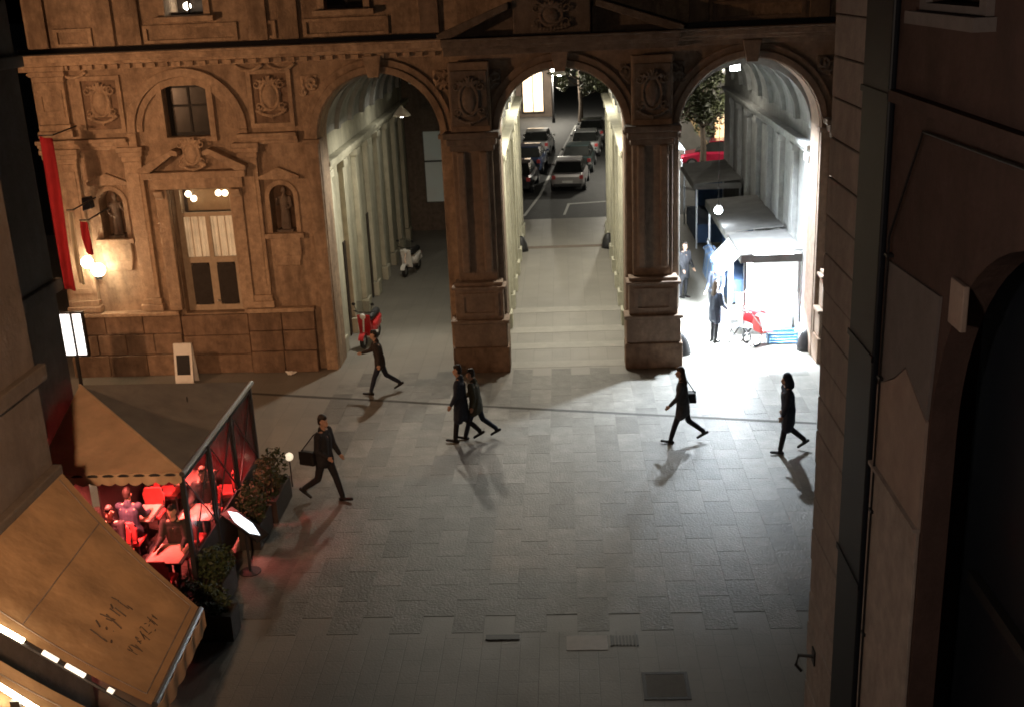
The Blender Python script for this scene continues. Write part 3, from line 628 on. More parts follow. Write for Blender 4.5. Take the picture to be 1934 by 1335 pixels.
for xw, ya, yb, za, zb in ((-9.2, 16.2, 17.2, 6.0, 8.2), (-7.2, 11.6, 12.6, 6.2, 8.4), (-7.2, 7.5, 8.5, 6.2, 8.4)):
    w = mesh('window', wall_open(ya-.14, yb+.14, za-.14, zb+.14, xw+.001, xw+.08, [(ya, yb, za, zb)], axis='X'), dark_tr, lb)
    mesh('pane', MB().box(xw-.3, xw-.28, ya, yb, za, zb), darkglass, w)
    for k in range(2):
        sh = mesh('shutter', wall_open(ya+k*(yb-ya)/2+.005, ya+(k+1)*(yb-ya)/2-.005, za+.01, zb-.01, xw-.1, xw-.06, [(ya+k*(yb-ya)/2+.06, ya+(k+1)*(yb-ya)/2-.06, za+.08, zb-.08)], axis='X'), wood_dk, w)
        for j in range(16):
            zz = za+.1+j*(zb-za-.2)/16
            mesh('slat', MB().prism([(xw-.095, zz), (xw-.09, zz), (xw-.06, zz+.1), (xw-.065, zz+.1)], ya+k*(yb-ya)/2+.06, ya+(k+1)*(yb-ya)/2-.06, 'Y'), wood_dk, sh)
# unseen lantern added behind the dark building for the palace's warm street light
def hidden_lantern(name, label, x, y, z, d, e, col, m=bulb_w, spot=None, rot=None, grp=None):
    g = thing(name, label, 'lantern', (x, y, z), group=grp)
    ax, ay = d
    mesh('bracket', MB().tube([(x-ax*.75, y-ay*.75, z+.25), (x-ax*.3, y-ay*.3, z+.55), (x, y, z+.45)], .022, 6).box(x-ax*.76-.05, x-ax*.76+.05, y-ay*.76-.05, y-ay*.76+.05, z+.05, z+.45), black, g)
    mesh('cap', MB().lathe([(.2, .28), (.19, .31), (.06, .42), (.03, .46)], (x, y, z), 6), black, g)
    mesh('globe', MB().sphere((x, y, z+.1), .15), m, g, smooth=True)
    light('lamp_light', 'SPOT' if spot else 'POINT', (x+ax*.02, y+ay*.02, z-.12), e, col, g, .15, rot or (0, 0, 0), spot)
    return g
hidden_lantern('hidden_lantern', 'unseen warm lantern added on the end wall of the dark building facing the palace', -14.9, 20.2, 7.2, (0, 1), L_FACADE, WARM)
g = thing('added_lamp_post', 'added unseen tall black lamp post with a warm floodlight turned on the awnings', 'street lamp', (-2.6, 1.6, .006))  # unseen post added to throw warm light on the awnings
mesh('post', MB().lathe([(.16, 0), (.15, .5), (.08, .7), (.05, 9.4)], (-2.6, 1.6, .006), 12), black, g, smooth=True)
mesh('head', MB().box(-2.8, -2.4, 1.5, 1.75, 9.42, 9.6), black, g, bevel=.03); mesh('lens', MB().box(-2.77, -2.43, 1.756, 1.77, 9.44, 9.58), bulb_w, g)
light('lamp_light', 'SPOT', (-2.6, 1.95, 9.45), L_FRONT, WARM, g, .18, spot=R(52), blend=1.0, aim=(-9.3, 17.2, 3.9))
light('lamp_glow', 'POINT', (-2.6, 2.0, 9.2), 430, (1, .78, .6), g, .2)  # added warm fill, brightens the near right-hand wall

# ------------------------------------------------------------------ hipped tent with red-lit seating
tn = thing('terrace_tent', 'hipped canvas tent with tan front and grey slope over red seating', 'tent', (-7.9, 19.4, 0))
AP = (-9.05, 19.4, 3.4); FRc = (-6.55, 21.6, 2.6); NRc = (-6.55, 17.2, 2.6); NLc = (-9.05, 17.2, 2.6); FLc = (-9.05, 21.6, 2.6)
def panel(name, pts, m, par, th=.02, sub=8, sag=.05):
    # triangular canvas sheet with a slight sag
    a, b, c = map(Vector, pts); n = (b-a).cross(c-a).normalized()
    if n.z < 0: n = -n
    mb = MB(); idx = {}
    for lay in (0, 1):
        for i in range(sub+1):
            for j in range(sub+1-i):
                u, v = i/sub, j/sub; w = 1-u-v
                p = a*w+b*u+c*v-n*(27*u*v*w*sag)-n*th*lay
                idx[(lay, i, j)] = len(mb.v); mb.v.append(tuple(p))
    for lay in (0, 1):
        for i in range(sub):
            for j in range(sub-i):
                mb.f.append((idx[(lay, i, j)], idx[(lay, i+1, j)], idx[(lay, i, j+1)]))
                if i+j < sub-1: mb.f.append((idx[(lay, i+1, j)], idx[(lay, i+1, j+1)], idx[(lay, i, j+1)]))
    return mesh(name, mb, m, par, smooth=True)
panel('front_canvas', (AP, NLc, NRc), tan_canvas, tn); panel('slope_canvas', (AP, NRc, FRc), grey_canvas, tn); panel('rear_canvas', (AP, FRc, FLc), grey_canvas, tn)
mesh('added_end_curtain', MB().box(-9.06, -9.03, 19.42, 21.6, .03, 2.58), wood_dk, tn)  # added to keep the lantern's light out of the tent
mesh('added_rear_curtain', MB().prism([(-9.02+2.4*i/40, 21.6+.02*math.sin(i*1.3)) for i in range(41)] + [(-6.62-2.4*i/40, 21.62+.02*math.sin((40-i)*1.3)) for i in range(41)], .03, 2.5, 'Z'), mat('dark red curtain', (.12, .02, .025), .85, .2, 6, .1), tn)  # added with the end curtain to shut out light from behind
# scalloped valance
def valance(p, q, drop, m, par, n=12, scal=.05):
    p, q = Vector(p), Vector(q); mb = MB(); N = n*6; d = (q-p).normalized(); nn = d.cross(Vector((0, 0, 1)))
    for i in range(N+1):
        t = i/N; a = p.lerp(q, t)+nn*.012*math.sin(i*.9); ph = (t*n) % 1
        mb.v += [tuple(a), tuple(a-Vector((0, 0, drop-scal+scal*math.sin(PI*ph))))]
    for i in range(N): mb.f.append((2*i, 2*i+2, 2*i+3, 2*i+1))
    o = mesh('valance', mb, m, par); s = o.modifiers.new('solid', 'SOLIDIFY'); s.thickness = .008
    return o
valance((NLc[0], NLc[1]-.012, NLc[2]-.01), (NRc[0], NRc[1]-.012, NRc[2]-.01), .22, tan_canvas, tn, 11)
mesh('eave_rail', MB().tube([(-6.52, 17.15, 2.57), (-6.52, 21.65, 2.57)], .05, 8), steel, tn)
mesh('eave_rail', MB().tube([(-9.05, 17.2, 2.55), (-6.55, 17.2, 2.55)], .03, 8), black, tn)
mesh('hip_rail', MB().tube([AP, NRc], .03, 8), tan_canvas, tn)
for y in (17.22, 18.65, 20.1, 21.55): mesh('post', MB().box(-6.6, -6.52, y-.04, y+.04, 0, 2.53), black, tn)
mesh('post', MB().box(-9.0, -8.92, 17.18, 17.26, 0, 2.53), black, tn); mesh('post', MB().box(-9.0, -8.92, 21.5, 21.58, 0, 2.53), black, tn)
for y0, y1 in ((17.26, 18.61), (18.69, 20.06), (20.14, 21.51)):
    sp = mesh('side_screen', wall_open(y0, y1, .1, 2.45, -6.575, -6.545, [(y0+.05, y1-.05, .95, 2.4), (y0+.05, y1-.05, .15, .9)], axis='X'), black, tn)
    mesh('screen_pane', MB().box(-6.563, -6.557, y0+.05, y1-.05, .95, 2.4), clear, sp)
    mesh('lower_panel', MB().box(-6.57, -6.55, y0+.05, y1-.05, .15, .9), wood_dk, sp)
    mesh('cross_brace', MB().tube([(-6.54, y0+.05, 1.0), (-6.54, y1-.05, 2.35)], .015, 6).tube([(-6.53, y0+.05, 2.35), (-6.53, y1-.05, 1.0)], .015, 6), black, sp)
dk = thing('terrace_deck', 'dark plank deck under the canvas tent', 'deck', (-7.8, 19.4, 0))
deck_m = mat('dark deck plank', (.05, .035, .03), .6, .3, 4, .2, 30)
for k in range(22): mesh('plank', MB().box(-9.04, -6.62, 17.25+k*.2, 17.25+k*.2+.19, .006, .03), deck_m, dk)
# furniture under the tent
def chair_proto():
    g = thing('cafe_chair', 'x', 'chair', (0, 0, 0), group='red cafe chairs under the tent')
    mesh('seat', MB().box(-.22, .22, -.22, .22, .42, .5), red_fab, g, local=True, bevel=.03)
    mesh('backrest', MB().prism([(-.20, .56), (.20, .56), (.22, .8), (.16, .94), (-.16, .94), (-.22, .8)], -.245, -.19), red_fab, g, local=True, bevel=.02)
    for sx in (-1, 1):
        mesh('leg', MB().tube([(sx*.2, .2, 0), (sx*.19, .19, .43)], .017, 6), black, g, local=True)
        mesh('leg', MB().tube([(sx*.21, -.23, 0), (sx*.19, -.19, .43), (sx*.19, -.22, .9)], .017, 6), black, g, local=True)
    return g
def table_proto():
    g = thing('cafe_table', 'x', 'table', (0, 0, 0), group='cafe tables under the tent')
    mesh('table_top', MB().box(-.36, .36, -.36, .36, .72, .75), wood_dk, g, local=True, bevel=.008)
    mesh('tablecloth', MB().box(-.30, .30, -.365, .365, .752, .758), pinkish, g, local=True)
    mesh('column', MB().tube([(0, 0, .03), (0, 0, .72)], .03, 8), black, g, local=True)
    mesh('foot', MB().lathe([(.24, 0), (.24, .02), (.05, .045)], (0, 0, 0), 14), black, g, local=True)
    return g
TB = table_proto(); CH = chair_proto(); first = [1, 1]
tabs = [(-8.35, 17.75, 'cloth-topped cafe table at the tent\'s open front by the dark wall'), (-7.2, 17.75, 'cloth-topped cafe table at the tent\'s front corner post'), (-8.3, 19.4, 'cloth-topped cafe table in the middle of the tent by the dark wall'), (-7.15, 19.4, 'cloth-topped cafe table in the middle of the tent by the glazed screen'), (-7.7, 21.0, 'cloth-topped cafe table at the back of the tent')]
posn = ('on its wall side', 'on its plaza side')
for i, (x, y, lab) in enumerate(tabs):
    if i == 0: TB.location = (x, y, .03); TB['label'] = lab
    else: dup(TB, (x, y, .03), 0, lab)
    for k, (dx, dy, rz) in enumerate(((0, .55, PI), (0, -.42 if i < 2 else -.55, 0)) if i < 4 else ((-.6, 0, -PI/2), (.6, 0, PI/2))):
        l2 = 'red cushioned chair ' + (('facing the open front at the ', 'backing the open front at the ')[k] if i < 4 else ('on the wall side of the ', 'on the screen side of the ')[k]) + ('front wall-side table', 'front corner-post table', 'middle wall-side table', 'middle screen-side table', 'rear table')[i]
        if first[1]: CH.location = (x+dx, y+dy, .03); CH.rotation_euler = (0, 0, rz); CH['label'] = l2; first[1] = 0
        else: dup(CH, (x+dx, y+dy, .03), rz, l2)
# red radiant heaters
for i, (x, y) in enumerate(((-8.3, 18.3), (-7.3, 20.0))):
    g = thing('radiant_heater', ('red glowing heater tube hanging at the front of the tent', 'red glowing heater tube hanging at the back of the tent')[i], 'heater', (x, y, 2.35), group='heaters under the tent')
    mesh('reflector', MB().prism([(y-.08, 2.33), (y-.05, 2.42), (y+.05, 2.42), (y+.08, 2.33), (y+.07, 2.33), (y+.045, 2.405), (y-.045, 2.405), (y-.07, 2.33)], x-.4, x+.4, 'X'), black, g)
    mesh('element', MB().tube([(x-.36, y, 2.36), (x+.36, y, 2.36)], .018, 8), red_bulb, g)
    mesh('hanger', MB().tube([(x, y, 2.42), (x, y, 2.9)], .01, 6), black, g)
    light('heater_light', 'AREA', (x, y, 2.28), L_RED, (1, .17, .14), g, .5).data.spread = R(115)
# planters with shrubs beside the tent
leaf = mat('shrub leaf', (.03, .045, .018), .6, .35, 12, 0)
def leaves(c, rx, ry, rz, n, size, rnd, mb=None, hollow=.35):
    mb = mb or MB()
    for k in range(n):
        while 1:
            p = Vector((rnd.uniform(-1, 1), rnd.uniform(-1, 1), rnd.uniform(-1, 1)))
            if hollow < p.length < 1: break
        q = Vector((c[0]+p.x*rx, c[1]+p.y*ry, c[2]+p.z*rz))
        a = Vector((rnd.gauss(0, 1), rnd.gauss(0, 1), rnd.gauss(0, .6))).normalized(); b = a.cross(Vector((rnd.gauss(0, 1), rnd.gauss(0, 1), rnd.gauss(0, 1)))).normalized()
        s = size*rnd.uniform(.6, 1.3)
        mb.add([q-a*s, q+b*s*.45, q+a*s, q-b*s*.45], [(0, 1, 2, 3)])
    return mb
def planter(x, y, sx, sy, label, seed, h=1.3):
    g = thing('planter', label, 'planter', (x, y, 0), group='planters around the tent')
    rnd = random.Random(seed)
    mesh('box', wall_open(x-sx, x+sx, y-sy, y+sy, .03, .5, [(x-sx+.04, x+sx-.04, y-sy+.04, y+sy-.04)]).xf(Matrix(((1,0,0,0),(0,0,1,0),(0,1,0,0),(0,0,0,1)))), wood_dk, g)
    mesh('soil', MB().box(x-sx+.041, x+sx-.041, y-sy+.041, y+sy-.041, .03, .44), mat('potting soil', (.04, .03, .022), .95, .3, 30, .4, 60), g)
    st = MB(); lv = MB(); nb = max(2, int(max(sx, sy)/.22))
    for k in range(nb):
        t = (k+.5)/nb*2-1; cx, cy = (x+t*(sx-.15), y) if sx > sy else (x, y+t*(sy-.15))
        hh = h*rnd.uniform(.8, 1.1)
        for q in range(4): st.tube([(cx, cy, .4), (cx+rnd.uniform(-.15, .15), cy+rnd.uniform(-.15, .15), hh*.9)], [.015, .006], 5)
        leaves((cx, cy, .45+hh*.38), .3, .3, hh*.45, 420, .05, rnd, lv, .2)
    mesh('stems', st, wood_dk, g, kind='stuff'); mesh('foliage', lv, leaf, g, kind='stuff')
planter(-6.15, 21.0, .22, .62, 'dark wooden planter with a shrub beside the tent\'s rear screen', 1)
planter(-6.28, 17.5, .2, .4, 'dark wooden planter with a shrub beside the tent\'s front screen', 2, .7)
planter(-6.2, 16.3, .55, .22, 'dark wooden planter with a shrub at the tent\'s front corner post', 5, .8)
# lit menu lectern
g = thing('menu_stand', 'slim brightly lit panel on a black stand beside the tent', 'menu stand', (-6.0, 18.45, 0))
mesh('post', MB().tube([(-6.0, 18.45, .03), (-6.0, 18.45, .93)], .025, 8), black, g); mesh('foot', MB().lathe([(.2, 0), (.2, .02), (.03, .04)], (-6.0, 18.45, 0), 14), black, g)
mp = Matrix.Translation((-6.0, 18.45, .98)) @ Matrix.Rotation(R(-49), 4, 'Z') @ Matrix.Rotation(R(20), 4, 'X')
mesh('case', MB().box(-.72, .72, -.13, .13, -.03, .03).xf(mp), black, g, bevel=.01); mesh('lit_panel', MB().prism([(-.66, 0), (-.2, -.09), (.4, -.085), (.66, 0), (.2, .09), (-.4, .085)], .031, .036, 'Z').xf(mp), menu_lit, g)
# small globe light at the planter end
g = thing('planter_lamp', 'small cream globe lamp at the end of the shrub planter', 'lamp', (-6.05, 22.15, 0))
mesh('stake', MB().tube([(-6.05, 22.15, 0), (-6.05, 22.15, .62)], .015, 6), black, g); mesh('globe', MB().sphere((-6.05, 22.15, .7), .09), emit('cream globe', (1, .85, .6), .9), g, smooth=True)

# ------------------------------------------------------------------ near awnings on the left
def awning(name, label, pts, m, marks=False, val=True):
    a, b, c, d = map(Vector, pts)      # wall far, outer far, outer near, wall near
    g = thing(name, label, 'awning', (-6.0, (a.y+c.y)/2, 2.6), group=None)
    mb = MB(); N = 34; n = (b-a).cross(d-a).normalized()
    if n.z < 0: n = -n
    for lay in (0, 1):
        for i in range(N+1):
            for j in range(N+1):
                u, v = i/N, j/N; p = (a.lerp(b, u)).lerp(d.lerp(c, u), v)-n*(.10*math.sin(PI*u)*(.6+.4*math.sin(PI*v)))-n*.02*lay-n*.014*math.sin(v*19+u*2.5)*math.sin(PI*u)
                mb.v.append(tuple(p))
    for lay in (0, 1):
        for i in range(N):
            for j in range(N):
                k = lay*(N+1)**2+i*(N+1)+j; mb.f.append((k, k+1, k+N+2, k+N+1))
    cn = mesh('canvas', mb, m, g, smooth=True)
    def on(u, v, h=0): return (a.lerp(b, u)).lerp(d.lerp(c, u), v)-n*(.10*math.sin(PI*u)*(.6+.4*math.sin(PI*v)))-n*.014*math.sin(v*19+u*2.5)*math.sin(PI*u)+n*h
    # stitched hems and seam
    for seg in (((.04, .05), (.95, .05)), ((.95, .05), (.95, .95)), ((.34, .05), (.36, .95)), ((.04, .95), (.95, .95))):
        pts2 = [on(seg[0][0]+(seg[1][0]-seg[0][0])*k/12, seg[0][1]+(seg[1][1]-seg[0][1])*k/12, .004) for k in range(13)]
        mesh('seam', MB().tube(pts2, .009, 5), stone_dk, g)
    if marks:
        rnd = random.Random(5); ink = mat('dark printed ink', (.05, .035, .025), .8, .1, 9, 0)
        lt = MB()
        for row, (u0, n0, hgt) in enumerate(((.66, 5, .12), (.82, 8, .07))):
            v = .72-.03*row
            for k in range(n0):
                v0 = v-k*(.075 if row == 0 else .05)
                for q in range(3):
                    p0 = on(u0+rnd.uniform(-.5, .5)*hgt, v0+rnd.uniform(-.018, .018), .006); p1 = on(u0+rnd.uniform(-.5, .5)*hgt, v0+rnd.uniform(-.018, .018), .006)
                    lt.tube([p0, p1], .011 if row == 0 else .007, 4)
        mesh('printed_lettering', lt, ink, g, kind='stuff')
    mesh('front_bar', MB().tube([b, c], .04, 8), steel, g)
    mesh('wall_cassette', MB().box(-7.198, -7.06, d.y, a.y, a.z-.06, a.z+.08), dark_tr, g, bevel=.02)
    if val: valance(b+Vector((.045, 0, -.02)), c+Vector((.045, 0, -.02)), .26, tan_canvas, g, 6, .03)
    mesh('arm', MB().tube([(-7.1, a.y-.5, a.z-.5), (-5.8, (a.y+b.y)/2-.45, 2.95), (-4.95, b.y-.3, 2.58)], .025, 6), steel, g)
    return g
awning('near_awning', 'large brown canvas awning with faded dark lettering on the dark building', ((-7.12, 14.2, 4.0), (-4.88, 12.8, 2.6), (-4.78, 10.75, 2.6), (-7.12, 11.05, 4.0)), brown_canvas, True)
awning('rear_awning', 'plain brown canvas awning beyond the row of bright lamp tubes', ((-7.12, 10.55, 4.0), (-4.78, 10.25, 2.6), (-4.75, 7.0, 2.6), (-7.12, 7.0, 4.0)), brown_canvas)
g = thing('lamp_rail', 'rail of bright warm lamp tubes in the gap between two brown awnings', 'lamp rail', (-6.0, 10.7, 3.0))
def rl(t): return (-6.95+t*2.05, 10.82-t*.22, 3.92-t*1.28)
mesh('rail', MB().tube([rl(0), rl(1)], .02, 6), black, g)
for t0, t1, m in ((.16, .40, bulb_w), (.50, .58, emit('dim cream tube', (1, .88, .7), 1.3)), (.62, .72, MATS['dim cream tube']), (.84, .87, MATS['dim cream tube'])):
    a = rl(t0); b = rl(t1); mesh('tube_lamp', MB().tube([(a[0], a[1], a[2]+.05), (b[0], b[1], b[2]+.05)], .028, 8), m, g)
g = thing('strip_lamp', 'short bright warm strip lamp lying on the plain brown awning', 'lamp', (-5.85, 9.9, 3.25))
mesh('tube', MB().tube([(-6.05, 9.95, 3.43), (-5.62, 9.85, 3.19)], .028, 8), bulb_w, g); mesh('clip', MB().box(-5.9, -5.8, 9.84, 9.95, 3.22, 3.30), black, g)

# ------------------------------------------------------------------ right-hand building with stone corner
rb = thing('corner_building', 'dark reddish building with grey stone corner blocks and a drainpipe', 'building', (4, 8, 0))
X = 3.0
mb = wall_open(2.0, 12.95, 0, 15, X, X+.22, [(8.5, 9.75, 9.86, 11.9), (5.0, 9.0, 0, 6.4)], axis='X')
# arched portal head
A = arc(7.0, 6.4, 2.0, 0, 180, 24)
wr = wall_open(2.0, 12.95, 0, 15, X, X+.22, [(8.5, 9.75, 9.86, 11.9), (5.0, 9.0, 0, 8.4)], axis='X')
wr.prism([(9.0, 8.4)] + arc(7.0, 6.4, 2.0, 0, 90, 14), X, X+.22, 'X'); wr.prism([(5.0, 8.4)] + arc(7.0, 6.4, 2.0, 180, 90, 14), X, X+.22, 'X')
mesh('wall', wr, red_pl, rb)
mesh('end_wall', MB().box(X+.602, 12, 12.35, 12.95, 0, 15), red_pl, rb)
mesh('portal_back', MB().box(X+.5, X+.6, 4.6, 9.4, 0, 8.6), navy, rb)
mesh('portal_rail', MB().box(X+.42, X+.499, 5.0, 9.0, 5.0, 5.12).box(X+.42, X+.499, 6.94, 7.06, 0, 8.3), black, rb)
z = 0; k = 0
rnd = random.Random(9)
while z < 14.9:
    h = .44; ln = 1.32
    mesh('quoin', MB().box(X-.035+rnd.uniform(-.008, .008), X-.001, 12.93-ln, 12.985, z+.006, z+h-.008), quoin_m, rb, bevel=.015)
    z += h; k += 1
dp = mesh('drainpipe', MB().box(X-.07, X-.002, 10.62, 11.55, 0, 15), navy, rb, bevel=.02)
for zz in (1.5, 4.0, 6.5, 9.0): mesh('pipe_strap', MB().box(X-.085, X-.071, 10.6, 11.57, zz, zz+.06), navy, dp)
mesh('jamb_strip', MB().box(X-.04, X-.002, 9.05, 10.55, 0, 5.46), quoin_m, rb, bevel=.01)
mesh('pale_panel', MB().prism([(10.55, 5.5), (9.05, 5.5), (9.05, 6.5), (9.7, 6.75), (10.0, 6.55), (10.55, 6.3)], X-.03, X-.002, 'X'), pink_fin, rb)  # irregular pale panels in two tones, set on the wall
mesh('pale_panel', MB().prism([(10.5, 6.32), (10.0, 6.57), (9.7, 6.77), (9.05, 6.52), (8.95, 7.62), (10.5, 7.55)], X-.026, X-.002, 'X'), lav_fin, rb)
mesh('panel_ledge', MB().box(X-.07, X-.002, 9.05, 10.55, 5.462, 5.498), quoin_m, rb)
mesh('string_course', MB().box(X-.09, X-.002, 4.0, 10.55, 9.0, 9.1), red_pl, rb)
w = mesh('window', wall_open(8.36, 9.9, 9.8, 12.05, X-.06, X-.001, [(8.5, 9.75, 9.86, 11.9)], axis='X'), lav_fin, rb)
mesh('sill', MB().box(X-.16, X-.001, 8.3, 9.96, 9.70, 9.798), lav_fin, w); mesh('pane', MB().box(X+.15, X+.17, 8.5, 9.75, 9.86, 11.9), darkglass, w)
g = tag(mesh('wall_plaque', MB().box(X-.05, X-.002, 8.36, 8.66, 7.5, 7.86), pink_fin, bevel=.01), 'small pale plaque on the dark red wall above the portal arch', 'plaque')
g = thing('iron_hook', 'black iron hook fixed low on the grey corner blocks', 'hook', (X-.05, 12.55, 1.95))
mesh('plate', MB().box(X-.06, X-.044, 12.45, 12.6, 1.85, 2.05), black, g); mesh('arm', MB().tube([(X-.05, 12.52, 1.95), (X-.22, 12.6, 1.92), (X-.25, 12.6, 1.78), (X-.18, 12.58, 1.7)], .022, 6), black, g)

# ------------------------------------------------------------------ things by the palace's left end
g = thing('twin_wall_lamp', 'two bright warm globes on a black bracket on the portal wall', 'wall lamp', (-12.75, F-.45, 3.2))
mesh('bracket', MB().tube([(-12.85, F-.19, 3.0), (-12.85, F-.4, 2.95), (-12.98, F-.5, 3.2)], .022, 6).tube([(-12.85, F-.4, 2.95), (-12.7, F-.5, 2.98)], .022, 6).box(-12.93, -12.77, F-.2, F-.182, 2.8, 3.15), black, g)
mesh('globe', MB().sphere((-12.98, F-.5, 3.36), .16), bulb_w, g, smooth=True); mesh('globe', MB().sphere((-12.7, F-.5, 3.14), .18), bulb_w, g, smooth=True)
light('lamp_light', 'POINT', (-12.8, F-.85, 3.25), 22, WARM, g, .2)
g = thing('lightbox_sign', 'blank white two-panel lightbox sign on a pole by the red banner', 'sign', (-12.95, 27.6, 0))
mesh('pole', MB().tube([(-12.85, 27.65, 0), (-12.85, 27.65, 1.3)], .05, 8), black, g)
mesh('case', MB().box(-13.25, -12.5, 27.6, 27.75, 1.3, 2.5), black, g, bevel=.01)
mesh('lit_face', MB().box(-13.21, -12.83, 27.585, 27.599, 1.36, 2.46), lightbox, g); mesh('lit_face', MB().box(-12.76, -12.54, 27.585, 27.599, 1.36, 2.46), lightbox, g)
def banner(x, y, z0, z1, w, m, label, seed):
    rnd = random.Random(seed); mb = MB(); N = 20
    for i in range(N+1):
        t = i/N; z = z1+(z0-z1)*t
        for j in range(7):
            s = j/6; mb.v.append((x+w*(s-.5)*(1+.1*math.sin(t*5)), y+.05*math.sin(s*7+t*4+seed), z-.06*s))
    for i in range(N):
        for j in range(6): k = i*7+j; mb.f.append((k, k+1, k+8, k+7))
    g = thing('hanging_banner', label, 'banner', (x, y, z0), group='banners on the palace end')
    o = mesh('cloth', mb, m, g, smooth=True); s = o.modifiers.new('solid', 'SOLIDIFY'); s.thickness = .01
    mesh('rod', MB().tube([(x-w*.6, y, z1+.02), (x+w*.6, y, z1+.02), (x+w*.6, F-.2, z1+.06)], .02, 6), black, g)
banner(-13.0, 28.3, 2.95, 6.9, .32, red_cloth, 'long faded red banner hanging at the palace\'s left end', 1)
banner(-12.68, 28.3, 3.1, 5.0, .14, cream_cloth, 'narrow cream banner hanging next to the red banners', 2)
banner(-12.42, 28.45, 3.85, 4.7, .2, red_cloth, 'short red banner hanging above the twin wall lamp', 3)
g = thing('wall_speaker', 'small dark box on the pilaster above the twin wall lamp', 'speaker', (-12.75, F-.35, 4.95))
mesh('case', MB().prism([(-12.88, 4.75), (-12.62, 4.82), (-12.66, 5.12), (-12.86, 5.1)], F-.5, F-.25), navy, g, bevel=.02); mesh('bracket', MB().box(-12.8, -12.7, F-.26, F-.182, 4.88, 4.98), black, g)
g = thing('menu_board', 'white folding pavement board standing before the portal steps', 'board', (-10.5, 29.0, 0))
mesh('front_leaf', MB().prism([(28.75, 0), (28.78, 0), (29.0, 1.15), (28.97, 1.15)], -10.75, -10.25, 'X'), white_p, g)
mesh('rear_leaf', MB().prism([(29.25, 0), (29.22, 0), (29.01, 1.15), (29.04, 1.15)], -10.75, -10.25, 'X'), white_p, g)
mesh('dark_slate', MB().prism([(28.805, .32), (28.81, .32), (28.92, .85), (28.9, .85)], -10.68, -10.32, 'X').xf(Matrix.Translation((0, -.005, 0))), black, g)
g = thing('litter', 'crumpled white paper lying on the plinth stones by the first arch', 'paper', (-7.75, F-.5, 0))
rnd = random.Random(3); mb = MB()
for k in range(5): mb.capsule((-7.75+rnd.uniform(-.1, .1), F-.5+rnd.uniform(-.08, .08), .05), .04, (-7.75+rnd.uniform(-.15, .15), F-.5+rnd.uniform(-.1, .1), .08), .025, 6)
mesh('sheet', mb, white_p, g)

# guard stones
def guard(x, y, label):
    g = tag(mesh('guard_stone', MB().lathe([(.27, 0), (.26, .12), (.2, .35), (.12, .52), (.05, .58), (.0, .59)], (x, y, 0), 12), black, smooth=True), label, 'guard stone', 'guard stones at the arch corners')
guard(3.1, 30.45, 'black conical guard stone between the second pier and the market stall')
guard(6.55, 30.5, 'black conical guard stone at the far jamb of the stall\'s arch')
guard(-3.6, 35.6, 'black conical guard stone under the vault with the two scooters')
guard(-1.8, 43.6, 'black conical guard stone deep in the middle passage, beside its yellower wall')
guard(1.6, 43.7, 'black conical guard stone deep in the middle passage, on the side of the parking bay')

# ------------------------------------------------------------------ scooters
def scooter(x, y, rz, body, label, accent):
    g = thing('motor_scooter', label, 'scooter', (x, y, 0), rz, 'scooters parked in the passage')
    kw = dict(parent=g, local=True)
    for yy in (-.62, .62):
        w = mesh('wheel', MB().torus((0, yy, .22), .16, .06, 'X'), black, smooth=True, **kw)
        mesh('rim', MB().tube([(-.03, yy, .22), (.03, yy, .22)], .12, 12), steel, parent=w, local=True)
    mesh('rear_body', MB().capsule((0, -.25, .48), .17, (0, -.72, .6), .13).capsule((0, -.3, .38), .15, (0, -.7, .45), .12), body, remesh=.02, **kw)
    mesh('floorboard', MB().box(-.17, .17, -.25, .35, .25, .32), accent, bevel=.02, **kw)
    mesh('front_shield', MB().prism([(.30, .3), (.36, .3), (.52, .98), (.47, 1.0)], -.2, .2, 'X'), body, bevel=.03, **kw)
    mesh('front_fender', MB().prism(ring(.62, .22, .245, .275, 20, 150, 10), -.08, .08, 'X'), body, **kw)
    mesh('fork', MB().tube([(0, .62, .22), (0, .5, .8), (0, .44, 1.05)], .03, 8), steel, **kw)
    mesh('seat', MB().capsule((0, -.12, .74), .1, (0, -.66, .8), .11), black, smooth=True, **kw)
    hb = mesh('handlebar', MB().tube([(-.33, .36, 1.08), (-.15, .44, 1.05), (.15, .44, 1.05), (.33, .36, 1.08)], .018, 6), black, **kw)
    for sx in (-1, 1): mesh('mirror', MB().tube([(sx*.22, .42, 1.06), (sx*.27, .44, 1.26)], .008, 5).sphere((sx*.29, .44, 1.3), .06, 1, .3, .8), black, parent=hb, local=True)
    mesh('headlight', MB().sphere((0, .54, .95), .09, 1, .5, 1), white_p, smooth=True, **kw)
    mesh('tail_light', MB().box(-.08, .08, -.87, -.84, .55, .63), red_fab, **kw)
    mesh('number_plate', MB().box(-.09, .09, -.86, -.85, .38, .5), white_p, **kw)
    mesh('windscreen', MB().prism([(.49, .98), (.5, .98), (.42, 1.38), (.41, 1.38)], -.2, .2, 'X'), clear, **kw)
    mesh('kickstand', MB().tube([(-.06, .05, .28), (-.18, -.02, .01)], .012, 5), steel, **kw)
redp = mat('red scooter paint', (.45, .025, .03), .3, .08, 6, 0, coat=.5)
whp = mat('white scooter paint', (.75, .75, .72), .3, .05, 6, 0, coat=.5)
scooter(-5.95, 32.3, R(170), redp, 'red and white scooter parked by the first arch\'s jamb', whp)
scooter(-5.75, 40.6, R(165), whp, 'white scooter parked deep under the first arch\'s vault', black)

